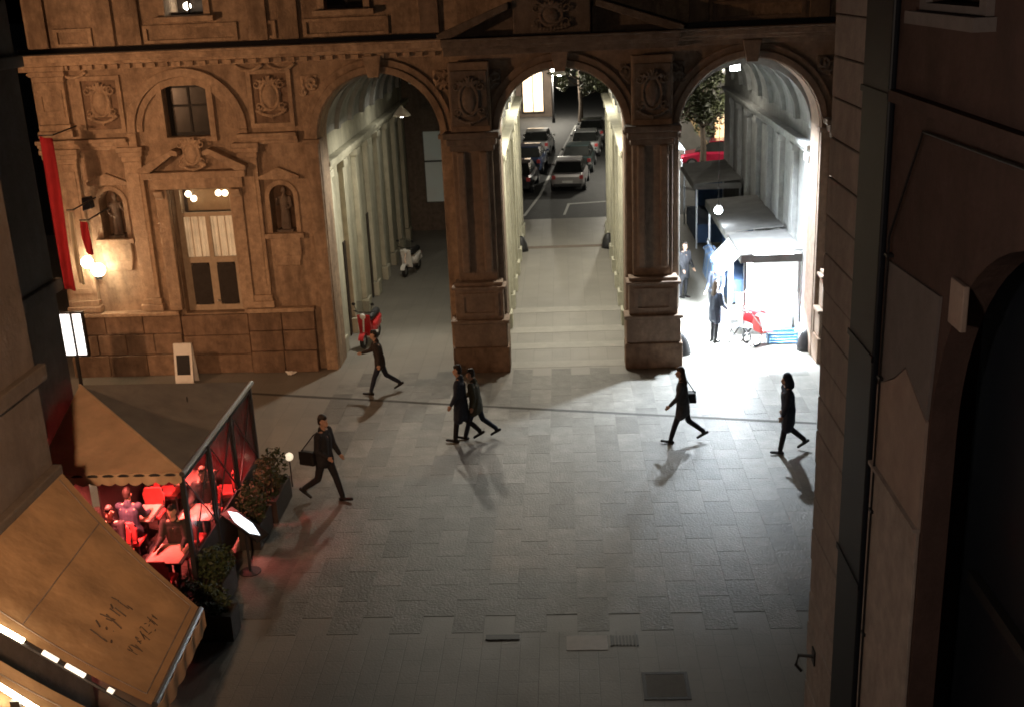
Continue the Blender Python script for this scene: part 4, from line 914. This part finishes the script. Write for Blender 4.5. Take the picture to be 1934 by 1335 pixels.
# ------------------------------------------------------------------ market stalls in the right nave
def stall(x0, x1, y0, y1, zr, label, cover, lit):
    g = thing('market_stall', label, 'stall', ((x0+x1)/2, (y0+y1)/2, 0), group='market stalls in the passage')
    for x in (x0+.04, x1-.04):
        for y in (y0+.04, y1-.04): mesh('post', MB().box(x-.03, x+.03, y-.03, y+.03, 0, zr-.03), steel, g)
    ym = (y0+y1)/2
    mesh('roof_sheet', MB().prism([(x0-.08, zr), (x1+.02, zr+.12), (x1+.02, zr+.15), (x0-.08, zr+.03)], y0-.1, y1+.1), cover, g)
    mesh('valance', MB().box(x0-.1, x0-.085, y0-.1, y1+.1, zr-.22, zr+.02).box(x0-.08, x1, y0-.115, y0-.1, zr-.2, zr+.02), cover, g)
    mesh('back_sheet', MB().box(x1-.015, x1, y0, y1, .2, zr), white_canvas if lit else roof_canvas, g)
    mesh('side_sheet', MB().box(x0+.5, x1-.02, y1-.015, y1, .1, zr), white_canvas if lit else navy_cloth, g)
    t = mesh('counter', MB().box(x0+.15, x1-.15, y0+.5, y1-.5, .78, .82), wood_dk, g)
    mesh('counter_cloth', MB().box(x0+.1, x1-.1, y0+.45, y1-.45, .825, .835).box(x0+.1, x0+.11, y0+.45, y1-.45, .12, .824).box(x0+.1, x1-.1, y0+.45, y0+.46, .12, .824), white_canvas if lit else navy_cloth, t)
    if lit:
        mesh('front_sheet', MB().box(x0+.25, x1-.05, y0+.01, y0+.02, 1.35, zr-.2), white_canvas, g)
        mesh('side_flap', MB().prism([(x0-.1, zr-.02), (x0-.09, zr-.04), (x0-.62, zr-.62), (x0-.63, zr-.6)], y0+.1, y1-.1), white_canvas, g)
        for k in range(2):
            yy = y0+.7+k*(y1-y0-1.4)
            l = mesh('led_tube', MB().tube([(x0+.2, yy, zr-.12), (x1-.2, yy, zr-.06)], .025, 8), bulb_c, g)
            light('led_light', 'AREA', ((x0+x1)/2, yy, zr-.2), L_STALL, COOL, g, .9)
    return g
stall(4.95, 6.55, 31.5, 34.0, 2.5, 'brightly lit white market stall just inside the right-hand arch', roof_canvas, True)
stall(4.95, 6.6, 34.6, 39.6, 2.5, 'unlit grey-roofed market stall behind the bright white stall', roof_canvas, False)
stall(4.9, 6.6, 43.0, 47.6, 2.5, 'unlit grey-roofed market stall at the far end of the passage', roof_canvas, False)
# goods and things at the lit stall
for i, (x, y, w, h, c) in enumerate(((5.3, 32.3, .3, .35, white_p), (5.75, 32.4, .34, .28, white_p), (6.15, 32.3, .26, .4, cream_cloth), (5.5, 33.0, .3, .3, white_p), (6.05, 33.05, .3, .45, white_p))):
    g = thing('goods_box', ('white carton on the lit counter nearest the walkway', 'low white carton on the lit counter between two others', 'cream carton standing on the lit counter by the wall', 'square white carton at the back of the lit counter', 'tall white carton at the back of the lit counter')[i], 'box', (x, y, .835), group='cartons on the lit counter')
    mesh('carton', MB().box(x-w/2, x+w/2, y-.14, y+.14, .836, .836+h), c, g, bevel=.006); mesh('lid', MB().box(x-w/2-.01, x+w/2+.01, y-.15, y+.15, .837+h, .86+h), c, g, bevel=.006)
g = thing('blue_crate', 'low blue plastic crate on the ground before the lit stall', 'crate', (6.0, 31.25, 0))
bl = mat('blue plastic', (.06, .17, .32), .45, .1, 8, .03)
mesh('base', MB().box(5.62, 6.45, 31.05, 31.45, .01, .05), bl, g)
for k in range(3): mesh('slat', MB().box(5.62, 6.45, 31.05, 31.07, .07+k*.09, .13+k*.09).box(5.62, 6.45, 31.43, 31.45, .07+k*.09, .13+k*.09), bl, g)
for x in (5.62, 6.41): mesh('end_panel', MB().box(x, x+.04, 31.075, 31.425, .051, .33), bl, g)
for x in (5.62, 6.41): mesh('corner_post', MB().box(x, x+.04, 31.03, 31.049, .01, .34).box(x, x+.04, 31.451, 31.47, .01, .34), bl, g)
for i, (x, y, rz) in enumerate(((4.68, 31.55, R(20)), (5.1, 31.5, R(-15)))):
    g = thing('folding_stool', ('small grey folding stool nearest the standing person', 'small grey folding stool beside the red pushchair')[i], 'stool', (x, y, 0), rz, 'folding stools before the lit stall')
    for yy in (-.13, .13):
        mesh('leg', MB().tube([(-.16, yy, 0), (.16, yy, .44)], .016, 6), black, g, local=True); mesh('leg', MB().tube([(.16, yy*.85, 0), (-.16, yy*.85, .44)], .016, 6), black, g, local=True)
    mesh('seat', MB().prism([(-.18, .43), (-.08, .405), (.08, .405), (.18, .43), (.18, .445), (.08, .42), (-.08, .42), (-.18, .445)], -.15, .15), steel, g, local=True)
g = thing('pushchair', 'pushchair with black wheels and red seat before the lit stall', 'pushchair', (5.42, 31.2, 0), R(-60))
for x in (-.22, .22):
    for y, r in ((-.3, .15), (.32, .12)):
        w = mesh('wheel', MB().torus((x, y, r), r-.02, .02, 'X', 18, 6), black, g, local=True)
        mesh('hub', MB().tube([(x-.02, y, r), (x+.02, y, r)], .03, 8), steel, w, local=True)
    mesh('frame', MB().tube([(x*.95, .32, .13), (x*.95, -.1, .5), (x*.95, -.5, 1.0)], .014, 6).tube([(x*.95, -.3, .15), (x*.95, .1, .55)], .014, 6), steel, g, local=True)
mesh('seat', MB().prism([(.3, .32), (.3, .38), (-.05, .4), (-.22, .85), (-.28, .83), (-.1, .33)], -.19, .19, 'X'), red_fab, g, local=True, bevel=.02)
mesh('hood', MB().prism(ring(-.2, .75, .26, .275, 40, 190, 10), -.2, .2, 'X'), red_cloth, g, local=True)
mesh('handle', MB().tube([(-.209, -.5, 1.0), (.209, -.5, 1.0)], .018, 6), black, g, local=True)
g = thing('string_bulb', 'bright white bulb hanging over the walkway beside the stall roofs', 'lamp', (4.75, 35.5, 3.0))
mesh('bulb', MB().sphere((4.75, 35.5, 3.0), .13), bulb_c, g, smooth=True); mesh('cord', MB().tube([(4.75, 35.5, 3.1), (4.75, 35.5, 7.6)], .008, 5), black, g)
light('bulb_light', 'POINT', (4.75, 35.3, 2.8), 40, COOL, g, .1)
coat_gr = mat('grey garment', (.09, .10, .12), .85, .2, 10, .1)
g = thing('hanging_garments', 'row of navy and grey clothes hanging at the stall\'s walkway side', 'clothes rail', (4.6, 35.4, 0))
mesh('rail', MB().tube([(4.6, 34.6, 0), (4.6, 34.6, 1.8), (4.6, 36.8, 1.8), (4.6, 36.8, 0)], .02, 6), steel, g)
for k in range(9):
    y = 34.75+k*.23; mb = MB()
    mb.capsule((4.6, y, 1.62), .06, (4.45, y, 1.55), .05).capsule((4.6, y, 1.62), .06, (4.78, y, 1.55), .05).capsule((4.6, y, 1.55), .09, (4.58+random.uniform(-.04, .04), y, .75), .12).capsule((4.52, y, 1.4), .06, (4.5, y, .75), .1).capsule((4.7, y, 1.4), .06, (4.7, y, .75), .1)
    mb.xf(Matrix.Translation((0, y*.35, 0)) @ Matrix.Scale(.65, 4, (0, 1, 0)))
    mesh('garment', mb, (navy_cloth, coat_gr, navy_cloth)[k % 3], g, remesh=.025)

# ------------------------------------------------------------------ back street: cars, buildings, trees
def car(x, y, rz, col, label, rough=.3):
    g = thing('parked_car', label, 'car', (x, y, -.012), rz, 'cars parked in the back street')
    kw = dict(parent=g, local=True)
    pm = mat('paint '+label, col, .28, .06, 2, 0, metal=.4, coat=.6)
    # sections: y, half width, z bottom, z belt  (front +Y)
    sec = [(-2.05, .62, .42, .78), (-2.0, .76, .3, .92), (-1.6, .83, .24, .98), (-.6, .86, .22, .95), (.5, .86, .22, .93), (1.1, .84, .22, .90), (1.75, .8, .24, .78), (2.05, .7, .3, .66), (2.12, .55, .4, .56)]
    mb = MB(); n = len(sec)
    for (yy, hw, zb, zt) in sec:
        mb.v += [(-hw*.92, yy, zb), (-hw, yy, zb+.18), (-hw*.99, yy, zt-.12), (-hw*.88, yy, zt), (hw*.88, yy, zt), (hw*.99, yy, zt-.12), (hw, yy, zb+.18), (hw*.92, yy, zb)]
    for i in range(n-1):
        for j in range(8): a = i*8+j; b = i*8+(j+1) % 8; mb.f.append((a, b, b+8, a+8))
    mb.f.append(tuple(range(7, -1, -1))); mb.f.append(tuple(range((n-1)*8, n*8)))
    body = mesh('body', mb, pm, bevel=.03, smooth=False, **kw)
    # cabin: roof and glass
    cab = [(-1.75, .72, .96), (-1.15, .60, 1.42), (-.2, .62, 1.47), (.35, .60, 1.42), (1.15, .74, .90)]
    mb = MB()
    for (yy, hw, z) in cab: mb.v += [(-hw, yy, z), (hw, yy, z)]
    base = [(-.75, -1.75, .94), (.75, -1.75, .94)]
    mesh('rear_window', MB().add([(-.72, -1.78, .97), (.72, -1.78, .97), (.585, -1.17, 1.41), (-.585, -1.17, 1.41)], [(0, 1, 2, 3)]), darkglass, **kw)
    mesh('windscreen', MB().add([(-.60, .38, 1.41), (.60, .38, 1.41), (.745, 1.17, .915), (-.745, 1.17, .915)], [(0, 1, 2, 3)]), darkglass, **kw)
    for s in (-1, 1):
        mesh('side_window', MB().add([(s*.765, -1.7, .96), (s*.60, -1.12, 1.40), (s*.62, .33, 1.41), (s*.765, 1.05, .93)], [(0, 1, 2, 3)]), darkglass, **kw)
        mesh('door_pillar', MB().prism([(-.42, .95), (-.34, .95), (-.36, 1.44), (-.42, 1.44)], s*.62-.02, s*.62+.02, 'X').xf(Matrix(((1, 0, -s*.0, 0), (0, 1, 0, 0), (0, 0, 1, 0), (0, 0, 0, 1)))), pm, **kw)
        mesh('wing_mirror', MB().sphere((s*.93, .75, .98), .09, 1, .6, .7), pm, smooth=True, **kw)
        mesh('headlight', MB().sphere((s*.6, 1.98, .62), .13, 1, .5, .6), white_p, smooth=True, **kw)
        mesh('tail_light', MB().box(s*.68-.09, s*.68+.09, -2.06, -1.98, .68, .86), red_fab, **kw)
        for yy in (-1.28, 1.3):
            w = mesh('wheel', MB().tube([(s*.68, yy, .31), (s*.87, yy, .31)], .31, 18), black, **kw)
            mesh('rim', MB().tube([(s*.872, yy, .31), (s*.885, yy, .31)], .2, 14), steel, parent=w, local=True)
    mesh('roof', MB().prism([(-1.2, 1.40), (-1.1, 1.45), (-.3, 1.50), (.3, 1.46), (.42, 1.40), (.3, 1.42), (-.3, 1.45), (-1.1, 1.41)], -.62, .62, 'X'), pm, bevel=.02, **kw)
    mesh('number_plate', MB().box(-.26, .26, -2.08, -2.06, .5, .61), white_p, **kw)
    mesh('bumper', MB().box(-.7, .7, -2.1, -2.02, .32, .46), black, bevel=.02, **kw)
    return g
sk = R(-4.6)
car(.25, 57.8, sk, (.42, .40, .40), 'silver hatchback parked first behind the middle arch')
car(.75, 63.0, sk, (.04, .055, .055), 'dark green car parked behind the silver hatchback')
car(1.3, 68.6, sk, (.55, .56, .56), 'white car parked behind the dark green car')
car(1.8, 74.0, sk, (.25, .25, .26), 'grey car parked behind the white car, last of the row')
car(-2.35, 57.6, sk, (.03, .03, .035), 'black car parked across the lane from the silver hatchback')
car(-1.95, 63.2, sk, (.035, .05, .10), 'dark blue car parked across the lane behind the black car')
car(-1.6, 69.5, sk, (.5, .5, .5), 'pale car parked across the lane behind the dark blue car')
car(8.2, 62, R(80), (.45, .02, .06), 'red car parked sideways beyond the far stall')
# far buildings
fb = mat('far dark brick', (.10, .075, .06), .9, .25, 2, .3, 8)
fg = mat('far grey plaster', (.20, .19, .175), .9, .2, 1.5, .25, 8)
def far_building(label, x0, x1, y0, y1, h, m, wins):
    g = thing('far_building', label, 'building', ((x0+x1)/2, y0, -.012))
    mesh('wall', MB().box(x0, x1, y0, y1, -.012, h), m, g)
    for (a, b, c0, d0, wm) in wins:
        w = mesh('window', wall_open(a-.1, b+.1, c0-.1, d0+.1, y0-.08, y0-.001, [(a, b, c0, d0)]), wood_dk, g)
        mesh('pane', MB().box(a, b, y0-.03, y0-.002, c0, d0), wm, w)
        mesh('mullion', MB().box((a+b)/2-.03, (a+b)/2+.03, y0-.06, y0-.031, c0, d0), wood_dk, w)
    return g
far_building('brick building with a brightly lit shop window beyond the parked cars', -9.0, -.9, 88, 100, 12, fb, [(-3.05, -1.55, .4, 3.3, shop_lit), (-5.2, -3.7, .4, 3.3, shop_lit), (-3.0, -1.6, 5, 6.8, darkglass)])
far_building('grey building closing the far end of the back street', -6, 26, 112, 120, 14, fg, [(x, x+1.2, z, z+1.9, darkglass) for x in (0, 3, 6, 9, 12, 15, 18) for z in (.8, 4.2)])
far_building('low building with a warm lit window beyond the far stall', 6.6, 16, 66, 76, 9, fg, [(8.55, 10.0, .4, 2.3, shop_lit), (11.0, 12.4, .4, 2.3, darkglass), (8.6, 9.8, 4.4, 6.2, darkglass)])
g = thing('leaning_plank', 'long pale timber plank leaning before the lit window', 'plank', (7.4, 64.6, 0))
mesh('timber', MB().xf(Matrix()).prism([(6.7, 2.75), (6.95, 2.75), (8.55, 0), (8.3, 0)], 65.0, 65.12), mat('pale timber', (.5, .36, .2), .7, .2, 6, .2, 30), g)
far_building('dark terraced house flanking the back street', -12, -3.6, 50.5, 86, 11, fb, [])
# street lamps of the back street
def street_lamp(x, y, label, e, h=4.6):
    g = thing('street_lamp', label, 'street lamp', (x, y, -.012), group='lamps of the back street')
    mesh('post', MB().lathe([(.12, 0), (.1, .4), (.05, .6), (.04, h-.2)], (x, y, -.012), 10), black, g, smooth=True)
    mesh('lantern', MB().lathe([(.1, h-.2), (.2, h+.15), (.06, h+.35), (.02, h+.42)], (x, y, 0), 8), black, g)
    mesh('globe', MB().sphere((x, y, h-.28), .14), bulb_n, g, smooth=True)
    light('lamp_light', 'POINT', (x, y, h-.6), e, NEUT, g, .15)
street_lamp(3.4, 61, 'lamp post beside the parked dark green car', L_STREET)
street_lamp(-.75, 84, 'lamp post standing at the lit brick building', L_STREET*1.3, 4.0)
street_lamp(9.9, 58, 'lamp post near the red car', L_STREET*.7, 5.0)
# trees
bark = mat('tree bark', (.09, .07, .055), .9, .3, 9, .5, 25)
leaf2 = mat('tree leaf', (.085, .095, .05), .6, .35, 3, 0)
def tree(x, y, h, rc, seed, label):
    rnd = random.Random(seed); g = thing('street_tree', label, 'tree', (x, y, -.012), group='trees in the back street')
    tr = MB().tube([(x, y, -.012), (x+.05, y, h*.2), (x-.05, y+.05, h*.45), (x, y, h*.7)], [.2, .15, .12, .05], 9); lv = MB()
    for k in range(9):
        a = rnd.uniform(0, 2*PI); z0 = h*rnd.uniform(.28, .6); l = rc*rnd.uniform(.6, 1)
        tip = (x+math.cos(a)*l, y+math.sin(a)*l, z0+h*rnd.uniform(.05, .3)); tr.tube([(x, y, z0), ((x+tip[0])/2, (y+tip[1])/2, z0+.3), tip], [.07, .04, .015], 6)
        for q in range(3):
            c = (tip[0]+rnd.uniform(-.5, .5), tip[1]+rnd.uniform(-.5, .5), tip[2]+rnd.uniform(-.7, .6))
            leaves(c, rnd.uniform(.4, .8), rnd.uniform(.4, .8), rnd.uniform(.35, .7), 190, .11, rnd, lv, .1)
    mesh('trunk', tr, bark, g); mesh('crown', lv, leaf2, g, kind='stuff')
tree(1.2, 84, 6.2, 2.0, 1, 'small leafy tree beside the lit brick building')
tree(3.6, 80, 6.0, 2.0, 2, 'small leafy tree behind the last grey car')
tree(5.4, 57, 6.5, 2.0, 3, 'small leafy tree just beyond the far stall')
tree(7.2, 60.3, 6.4, 1.9, 4, 'small leafy tree beside the red car')
tree(4.2, 70, 6.4, 2.2, 6, 'small leafy tree across the lane from the low building')

# ------------------------------------------------------------------ people
coat_ol = mat('olive coat', (.05, .048, .032), .85, .3, 14, .35, 50); coat_gy = mat('grey wool coat', (.075, .075, .08), .9, .3, 14, .35, 50)
coat_dk = mat('black coat', (.022, .022, .026), .8, .3, 20, .2, 80)
coat_nv = mat('navy coat', (.028, .035, .055), .8, .3, 20, .2, 80)
coat_br = mat('charcoal brown coat', (.035, .028, .026), .8, .3, 20, .2, 80)
trs = mat('dark trousers', (.02, .02, .024), .85, .3, 20, .2, 80)
jean = mat('dark jeans', (.022, .028, .045), .85, .3, 20, .2, 80)
shoe = mat('black leather', (.014, .013, .013), .4, .2, 20, .1, 60)
hair = mat('dark hair', (.02, .015, .012), .55, .3, 40, .2, 120)
hair2 = mat('brown hair', (.05, .03, .018), .55, .3, 40, .2, 120)
leather = mat('black bag leather', (.016, .015, .015), .5, .2, 20, .15, 50)
def person(x, y, rz, label, coat, tr, H=1.72, stride=22, coat_len=.62, lean=4, arms=(22, -22), hairm=hair, long_hair=False, elbow=(25, 25), hood=False, standing=False, headturn=0):
    s = H/1.72
    g = thing('person', label, 'person', (x, y, 0), rz)
    seated = (stride == 99)
    def rot(v, a): a = R(a); return Vector((v.x, v.y*math.cos(a)-v.z*math.sin(a), v.y*math.sin(a)+v.z*math.cos(a)))  # about X: positive = leg back
    D = Vector((0, 0, -1))
    pel = Vector((0, 0, .93)); ln = Vector((0, math.sin(R(lean)), math.cos(R(lean))))
    chest = pel+ln*.36; neck = pel+ln*.55; head = pel+ln*.69+Vector((0, .02, 0)); 
    J = {}
    for sd, th, kn in ((-1, stride, 6), (1, -stride*.8, 34 if not standing else 4)):
        if standing: th *= .12
        if seated: th, kn = 84, 86+sd*5
        hip = pel+Vector((sd*.095, 0, -.04)); d1 = rot(D, th); knee = hip+d1*.43; d2 = rot(D, th-kn); ank = knee+d2*.42
        fd = rot(Vector((0, 1, 0)), (8 if th > 0 else -32) if not (standing or seated) else 0); heel = ank-fd*.06+d2*.05; toe = ank+fd*.19+d2*.055
        J[sd] = (hip, knee, ank, heel, toe)
    A = {}
    for sd, sw, el in ((-1, arms[0], elbow[0]), (1, arms[1], elbow[1])):
        sh = neck+Vector((sd*.185, 0, -.07)); d1 = rot(D, sw)+Vector((sd*.13, 0, 0)); d1.normalize(); elb = sh+d1*.29
        d2 = rot(D, sw+el)+Vector((sd*.03, 0, 0)); d2.normalize(); wr = elb+d2*.25; A[sd] = (sh, elb, wr, d2)
    low = min(min(j[3].z, j[4].z) for j in J.values())-.035
    sh_ = Vector((0, 0, -low))
    def T(p): return (Vector(p)+sh_)*s
    b = MB()
    # head: skull, jaw, nose, ears, neck
    hc = head+Vector((0, 0, .02))
    b.capsule(T(hc+Vector((0, -.015, .045))), .078*s, T(hc+Vector((0, .01, -.035))), .066*s); b.capsule(T(hc+Vector((0, .035, -.06))), .045*s, T(hc+Vector((0, .045, -.085))), .032*s)
    b.capsule(T(hc+Vector((0, .082, .005))), .012*s, T(hc+Vector((0, .098, -.028))), .015*s)
    b.capsule(T(hc+Vector((0, .078, -.062))), .018*s, T(hc+Vector((0, .076, -.07))), .018*s)
    for sd in (-1, 1):
        b.capsule(T(hc+Vector((sd*.076, -.012, .012))), .016*s, T(hc+Vector((sd*.074, -.008, -.022))), .011*s)
        b.capsule(T(hc+Vector((sd*.03, .068, .022))), .014*s, T(hc+Vector((sd*.034, .066, .022))), .014*s)
    b.capsule(T(neck-ln*.04), .058*s, T(hc+Vector((0, -.01, -.06))), .054*s)
    b.capsule(T(pel), .12*s, T(chest), .125*s); b.capsule(T(chest+Vector((-.09, 0, .05))), .09*s, T(chest+Vector((.09, 0, .05))), .09*s)
    for sd in (-1, 1):
        hip, knee, ank, heel, toe = J[sd]; sh, elb, wr, d2 = A[sd]
        b.capsule(T(hip), .075*s, T(knee), .05*s); b.capsule(T(knee), .05*s, T(ank), .036*s); b.capsule(T(heel), .03*s, T(toe), .025*s)
        b.capsule(T(neck+Vector((sd*.06, 0, -.06))), .055*s, T(sh), .05*s)
        b.capsule(T(sh), .048*s, T(elb), .036*s); b.capsule(T(elb), .036*s, T(wr), .026*s)
        f = Vector((0, 1, 0)); f = (f-d2*f.dot(d2)).normalized(); latr = d2.cross(f).normalized()
        pc = wr+d2*.055; b.capsule(T(wr), .024*s, T(pc+f*.02), .024*s); b.capsule(T(wr), .024*s, T(pc-f*.02), .024*s)
        for k in range(4):
            o = f*(.028-.0185*k); l = (.034, .04, .038, .028)[k]; b0 = pc+d2*.02+o; b1 = b0+d2*l-latr*sd*-.008; b2 = b1+(d2*.75-latr*sd*-.6).normalized()*l*.7
            b.capsule(T(b0), .0095*s, T(b1), .009*s, 7); b.capsule(T(b1), .009*s, T(b2), .0078*s, 7)
        b.capsule(T(wr+d2*.02+f*.02), .011*s, T(wr+d2*.055+f*.055), .0095*s, 7); b.capsule(T(wr+d2*.055+f*.055), .0095*s, T(wr+d2*.085+f*.06), .0085*s, 7)
    mesh('body', b, skin, g, local=True, remesh=.0095)
    # trousers
    t = MB(); t.capsule(T(pel+Vector((-.05, 0, .02))), .125*s, T(pel+Vector((.05, 0, .02))), .125*s)
    for sd in (-1, 1):
        hip, knee, ank, heel, toe = J[sd]; t.capsule(T(hip), .098*s, T(knee), .068*s); t.capsule(T(knee), .068*s, T(ank+Vector((0, 0, .03))), .055*s)
    mesh('trousers', t, tr, g, local=True, remesh=.014)
    for sd in (-1, 1):
        hip, knee, ank, heel, toe = J[sd]; q = MB(); q.capsule(T(heel), .038*s, T(toe), .033*s); q.capsule(T(ank), .05*s, T(heel+(toe-heel)*.3), .042*s); mesh('shoe', q, shoe, g, local=True, remesh=.011)
    # coat with sleeves, collar and skirt
    c = MB(); c.capsule(T(pel+ln*.1+Vector((-.05, 0, 0))), .135*s, T(chest+Vector((-.06, 0, 0))), .135*s); c.capsule(T(pel+ln*.1+Vector((.05, 0, 0))), .135*s, T(chest+Vector((.06, 0, 0))), .135*s)
    c.capsule(T(neck+Vector((-.12, 0, -.09))), .075*s, T(neck+Vector((.12, 0, -.09))), .075*s); c.capsule(T(neck+Vector((0, -.02, -.03))), .085*s, T(neck+Vector((0, -.02, .0))), .075*s)
    hem = max(.0, coat_len-.45)
    for sd in (-1, 1):
        hip, knee, ank, heel, toe = J[sd]; sh, elb, wr, d2 = A[sd]
        k2 = hip+(knee-hip)*min(.95, hem/.43*.75+.15)
        c.capsule(T(pel+Vector((sd*.06, 0, .05))), .14*s, T(Vector((k2.x*1.05, k2.y*.6, k2.z))), .125*s)
        c.capsule(T(sh), .078*s, T(elb), .062*s); c.capsule(T(elb), .062*s, T(wr-d2*.02), .046*s)
    c.capsule(T(pel), .15*s, T(pel+Vector((0, 0, -.10-hem*.5))), .15*s)
    if hood: c.capsule(T(hc+Vector((0, -.03, .05))), .105*s, T(neck+Vector((0, -.05, .03))), .11*s)
    mesh('coat', c, coat, g, local=True, remesh=.015)
    h = MB(); h.capsule(T(hc+Vector((0, -.03, .058))), .083*s, T(hc+Vector((0, -.045, -.01))), .07*s); h.capsule(T(hc+Vector((0, .02, .085))), .062*s, T(hc+Vector((0, -.03, .09))), .068*s)
    if long_hair: h.capsule(T(hc+Vector((-.03, -.05, 0))), .065*s, T(neck+Vector((-.03, -.09, -.08))), .05*s); h.capsule(T(hc+Vector((.03, -.05, 0))), .065*s, T(neck+Vector((.03, -.09, -.08))), .05*s)
    if not hood: mesh('hair', h, hairm, g, local=True, remesh=.012)
    return g, s, sh_
def shoulder_bag(g, s, lab, side=1, z=.95, yb=-.08, w=.3, h=.26):
    m = Matrix.Translation(g.location) @ Matrix.Rotation(g.rotation_euler[2], 4, 'Z')
    b = thing('shoulder_bag', lab, 'bag', m @ Vector((side*.25*s, yb*s, z*s)), g.rotation_euler[2])
    mesh('pouch', MB().prism([(-w/2, -h/2), (w/2, -h/2), (w/2*.85, h/2), (-w/2*.85, h/2)], -.07, .07, 'X'), leather, b, local=True, bevel=.03)
    mesh('flap', MB().prism([(-w/2*.9, -.02), (w/2*.9, -.02), (w/2*.86, h/2+.012), (-w/2*.86, h/2+.012)], side*.071 if side > 0 else -.085, .085 if side > 0 else side*.071, 'X'), leather, b, local=True, bevel=.006)
    mesh('strap', MB().tube([(0, -w/2*.8, h/2-.02), (-side*.06, (-yb-.06)*s, 1.44*s-z*s), (-side*.10, (-yb+.0)*s, 1.49*s-z*s), (-side*.06, (-yb+.09)*s, 1.42*s-z*s), (0, w/2*.8, h/2-.02)], .012, 6), leather, b, local=True)
    return b
LEFT = PI/2; RIGHT = -PI/2
person(-4.95, 27.85, LEFT+.15, 'person in a dark jacket striding past the first arch', coat_br, jean, 1.68, 23, .5, 8, (-15, 30), elbow=(20, 45))
g, s, _ = person(-5.12, 21.4, RIGHT-.35, 'tall person in black striding past the tent with a shoulder bag', coat_dk, trs, 1.86, 21, .42, 3, (10, -5), elbow=(20, 70))
shoulder_bag(g, s, 'bulky black shoulder bag carried by the tall person near the tent', 1, .98, -.2, .36, .3)
person(-2.55, 24.45, LEFT-.1, 'person in a long navy coat walking beside a companion, nearer the tent', coat_nv, trs, 1.78, 13, .85, 2, (8, -6), elbow=(20, 20))
person(-2.22, 24.6, LEFT-.15, 'person in an olive jacket walking beside a companion in a long navy coat', coat_ol, jean, 1.66, 21, .6, 6, (-14, 18))
g, s, _ = person(2.5, 24.1, LEFT-.12, 'person in a grey coat walking with a handbag before the second pier', coat_gy, trs, 1.74, 21, .66, 4, (14, -14), hairm=hair2, long_hair=True, elbow=(30, 40))
shoulder_bag(g, s, 'small black handbag carried by the person in the grey coat', 1, .98, -.16, .28, .24)
person(4.72, 23.4, LEFT+.1, 'hooded person in a long dark coat walking alone before the lit stall', coat_nv, trs, 1.76, 15, .8, 5, (10, -8), hood=True, elbow=(15, 20))
person(4.15, 31.4, -.9, 'person in a navy coat standing between guard stone and lit stall', coat_nv, trs, 1.70, 20, .72, 2, (6, 10), standing=True, hairm=hair2, long_hair=True, elbow=(25, 35))

person(4.45, 33.4, 2.6, 'person in a dark blue jacket standing at the walkway side of the lit stall', coat_nv, jean, 1.74, 20, .6, 2, (8, 12), standing=True, elbow=(40, 30))
person(3.75, 36.2, -2.4, 'person in a black coat standing deep in the passage beside the clothes rail', coat_dk, trs, 1.78, 20, .7, 2, (10, 6), standing=True, elbow=(20, 30))
for x, y, rz, lab, c_, h_ in ((-8.35, 18.27, PI, 'seated guest in dark clothes at the front wall-side table', coat_dk, hair), (-7.15, 19.92, PI, 'seated guest in dark clothes at the middle screen-side table', coat_br, hair2),
                     (-8.3, 18.88, 0, 'seated guest in dark clothes backing the open front at the middle wall-side table', coat_nv, hair), (-7.2, 18.27, PI, 'seated guest in dark clothes at the front corner-post table', coat_br, hair)):
    g, s_, _ = person(x, y, rz, lab, c_, trs, 1.7, 99, .5, 6, (25, 30), elbow=(55, 50), hairm=h_, long_hair=(h_ is hair2)); g.location.z = .10
planter(-6.2, 19.75, .2, .5, 'dark wooden planter with a shrub beside the tent\'s middle screen', 8, 1.1)

mesh('wall_cable', MB().tube([(X-.05, 10.4, 0), (X-.05, 10.42, 4.2), (X-.05, 10.38, 7.8), (X-.05, 9.6, 8.85), (X-.05, 6.0, 8.92), (X-.05, 3.0, 8.88)], .013, 6), black, rb)
for zz in (2.2, 3.6, 5.0, 6.4, 7.6): mesh('cable_clip', MB().box(X-.066, X-.002, 10.36, 10.45, zz, zz+.03), black, rb)
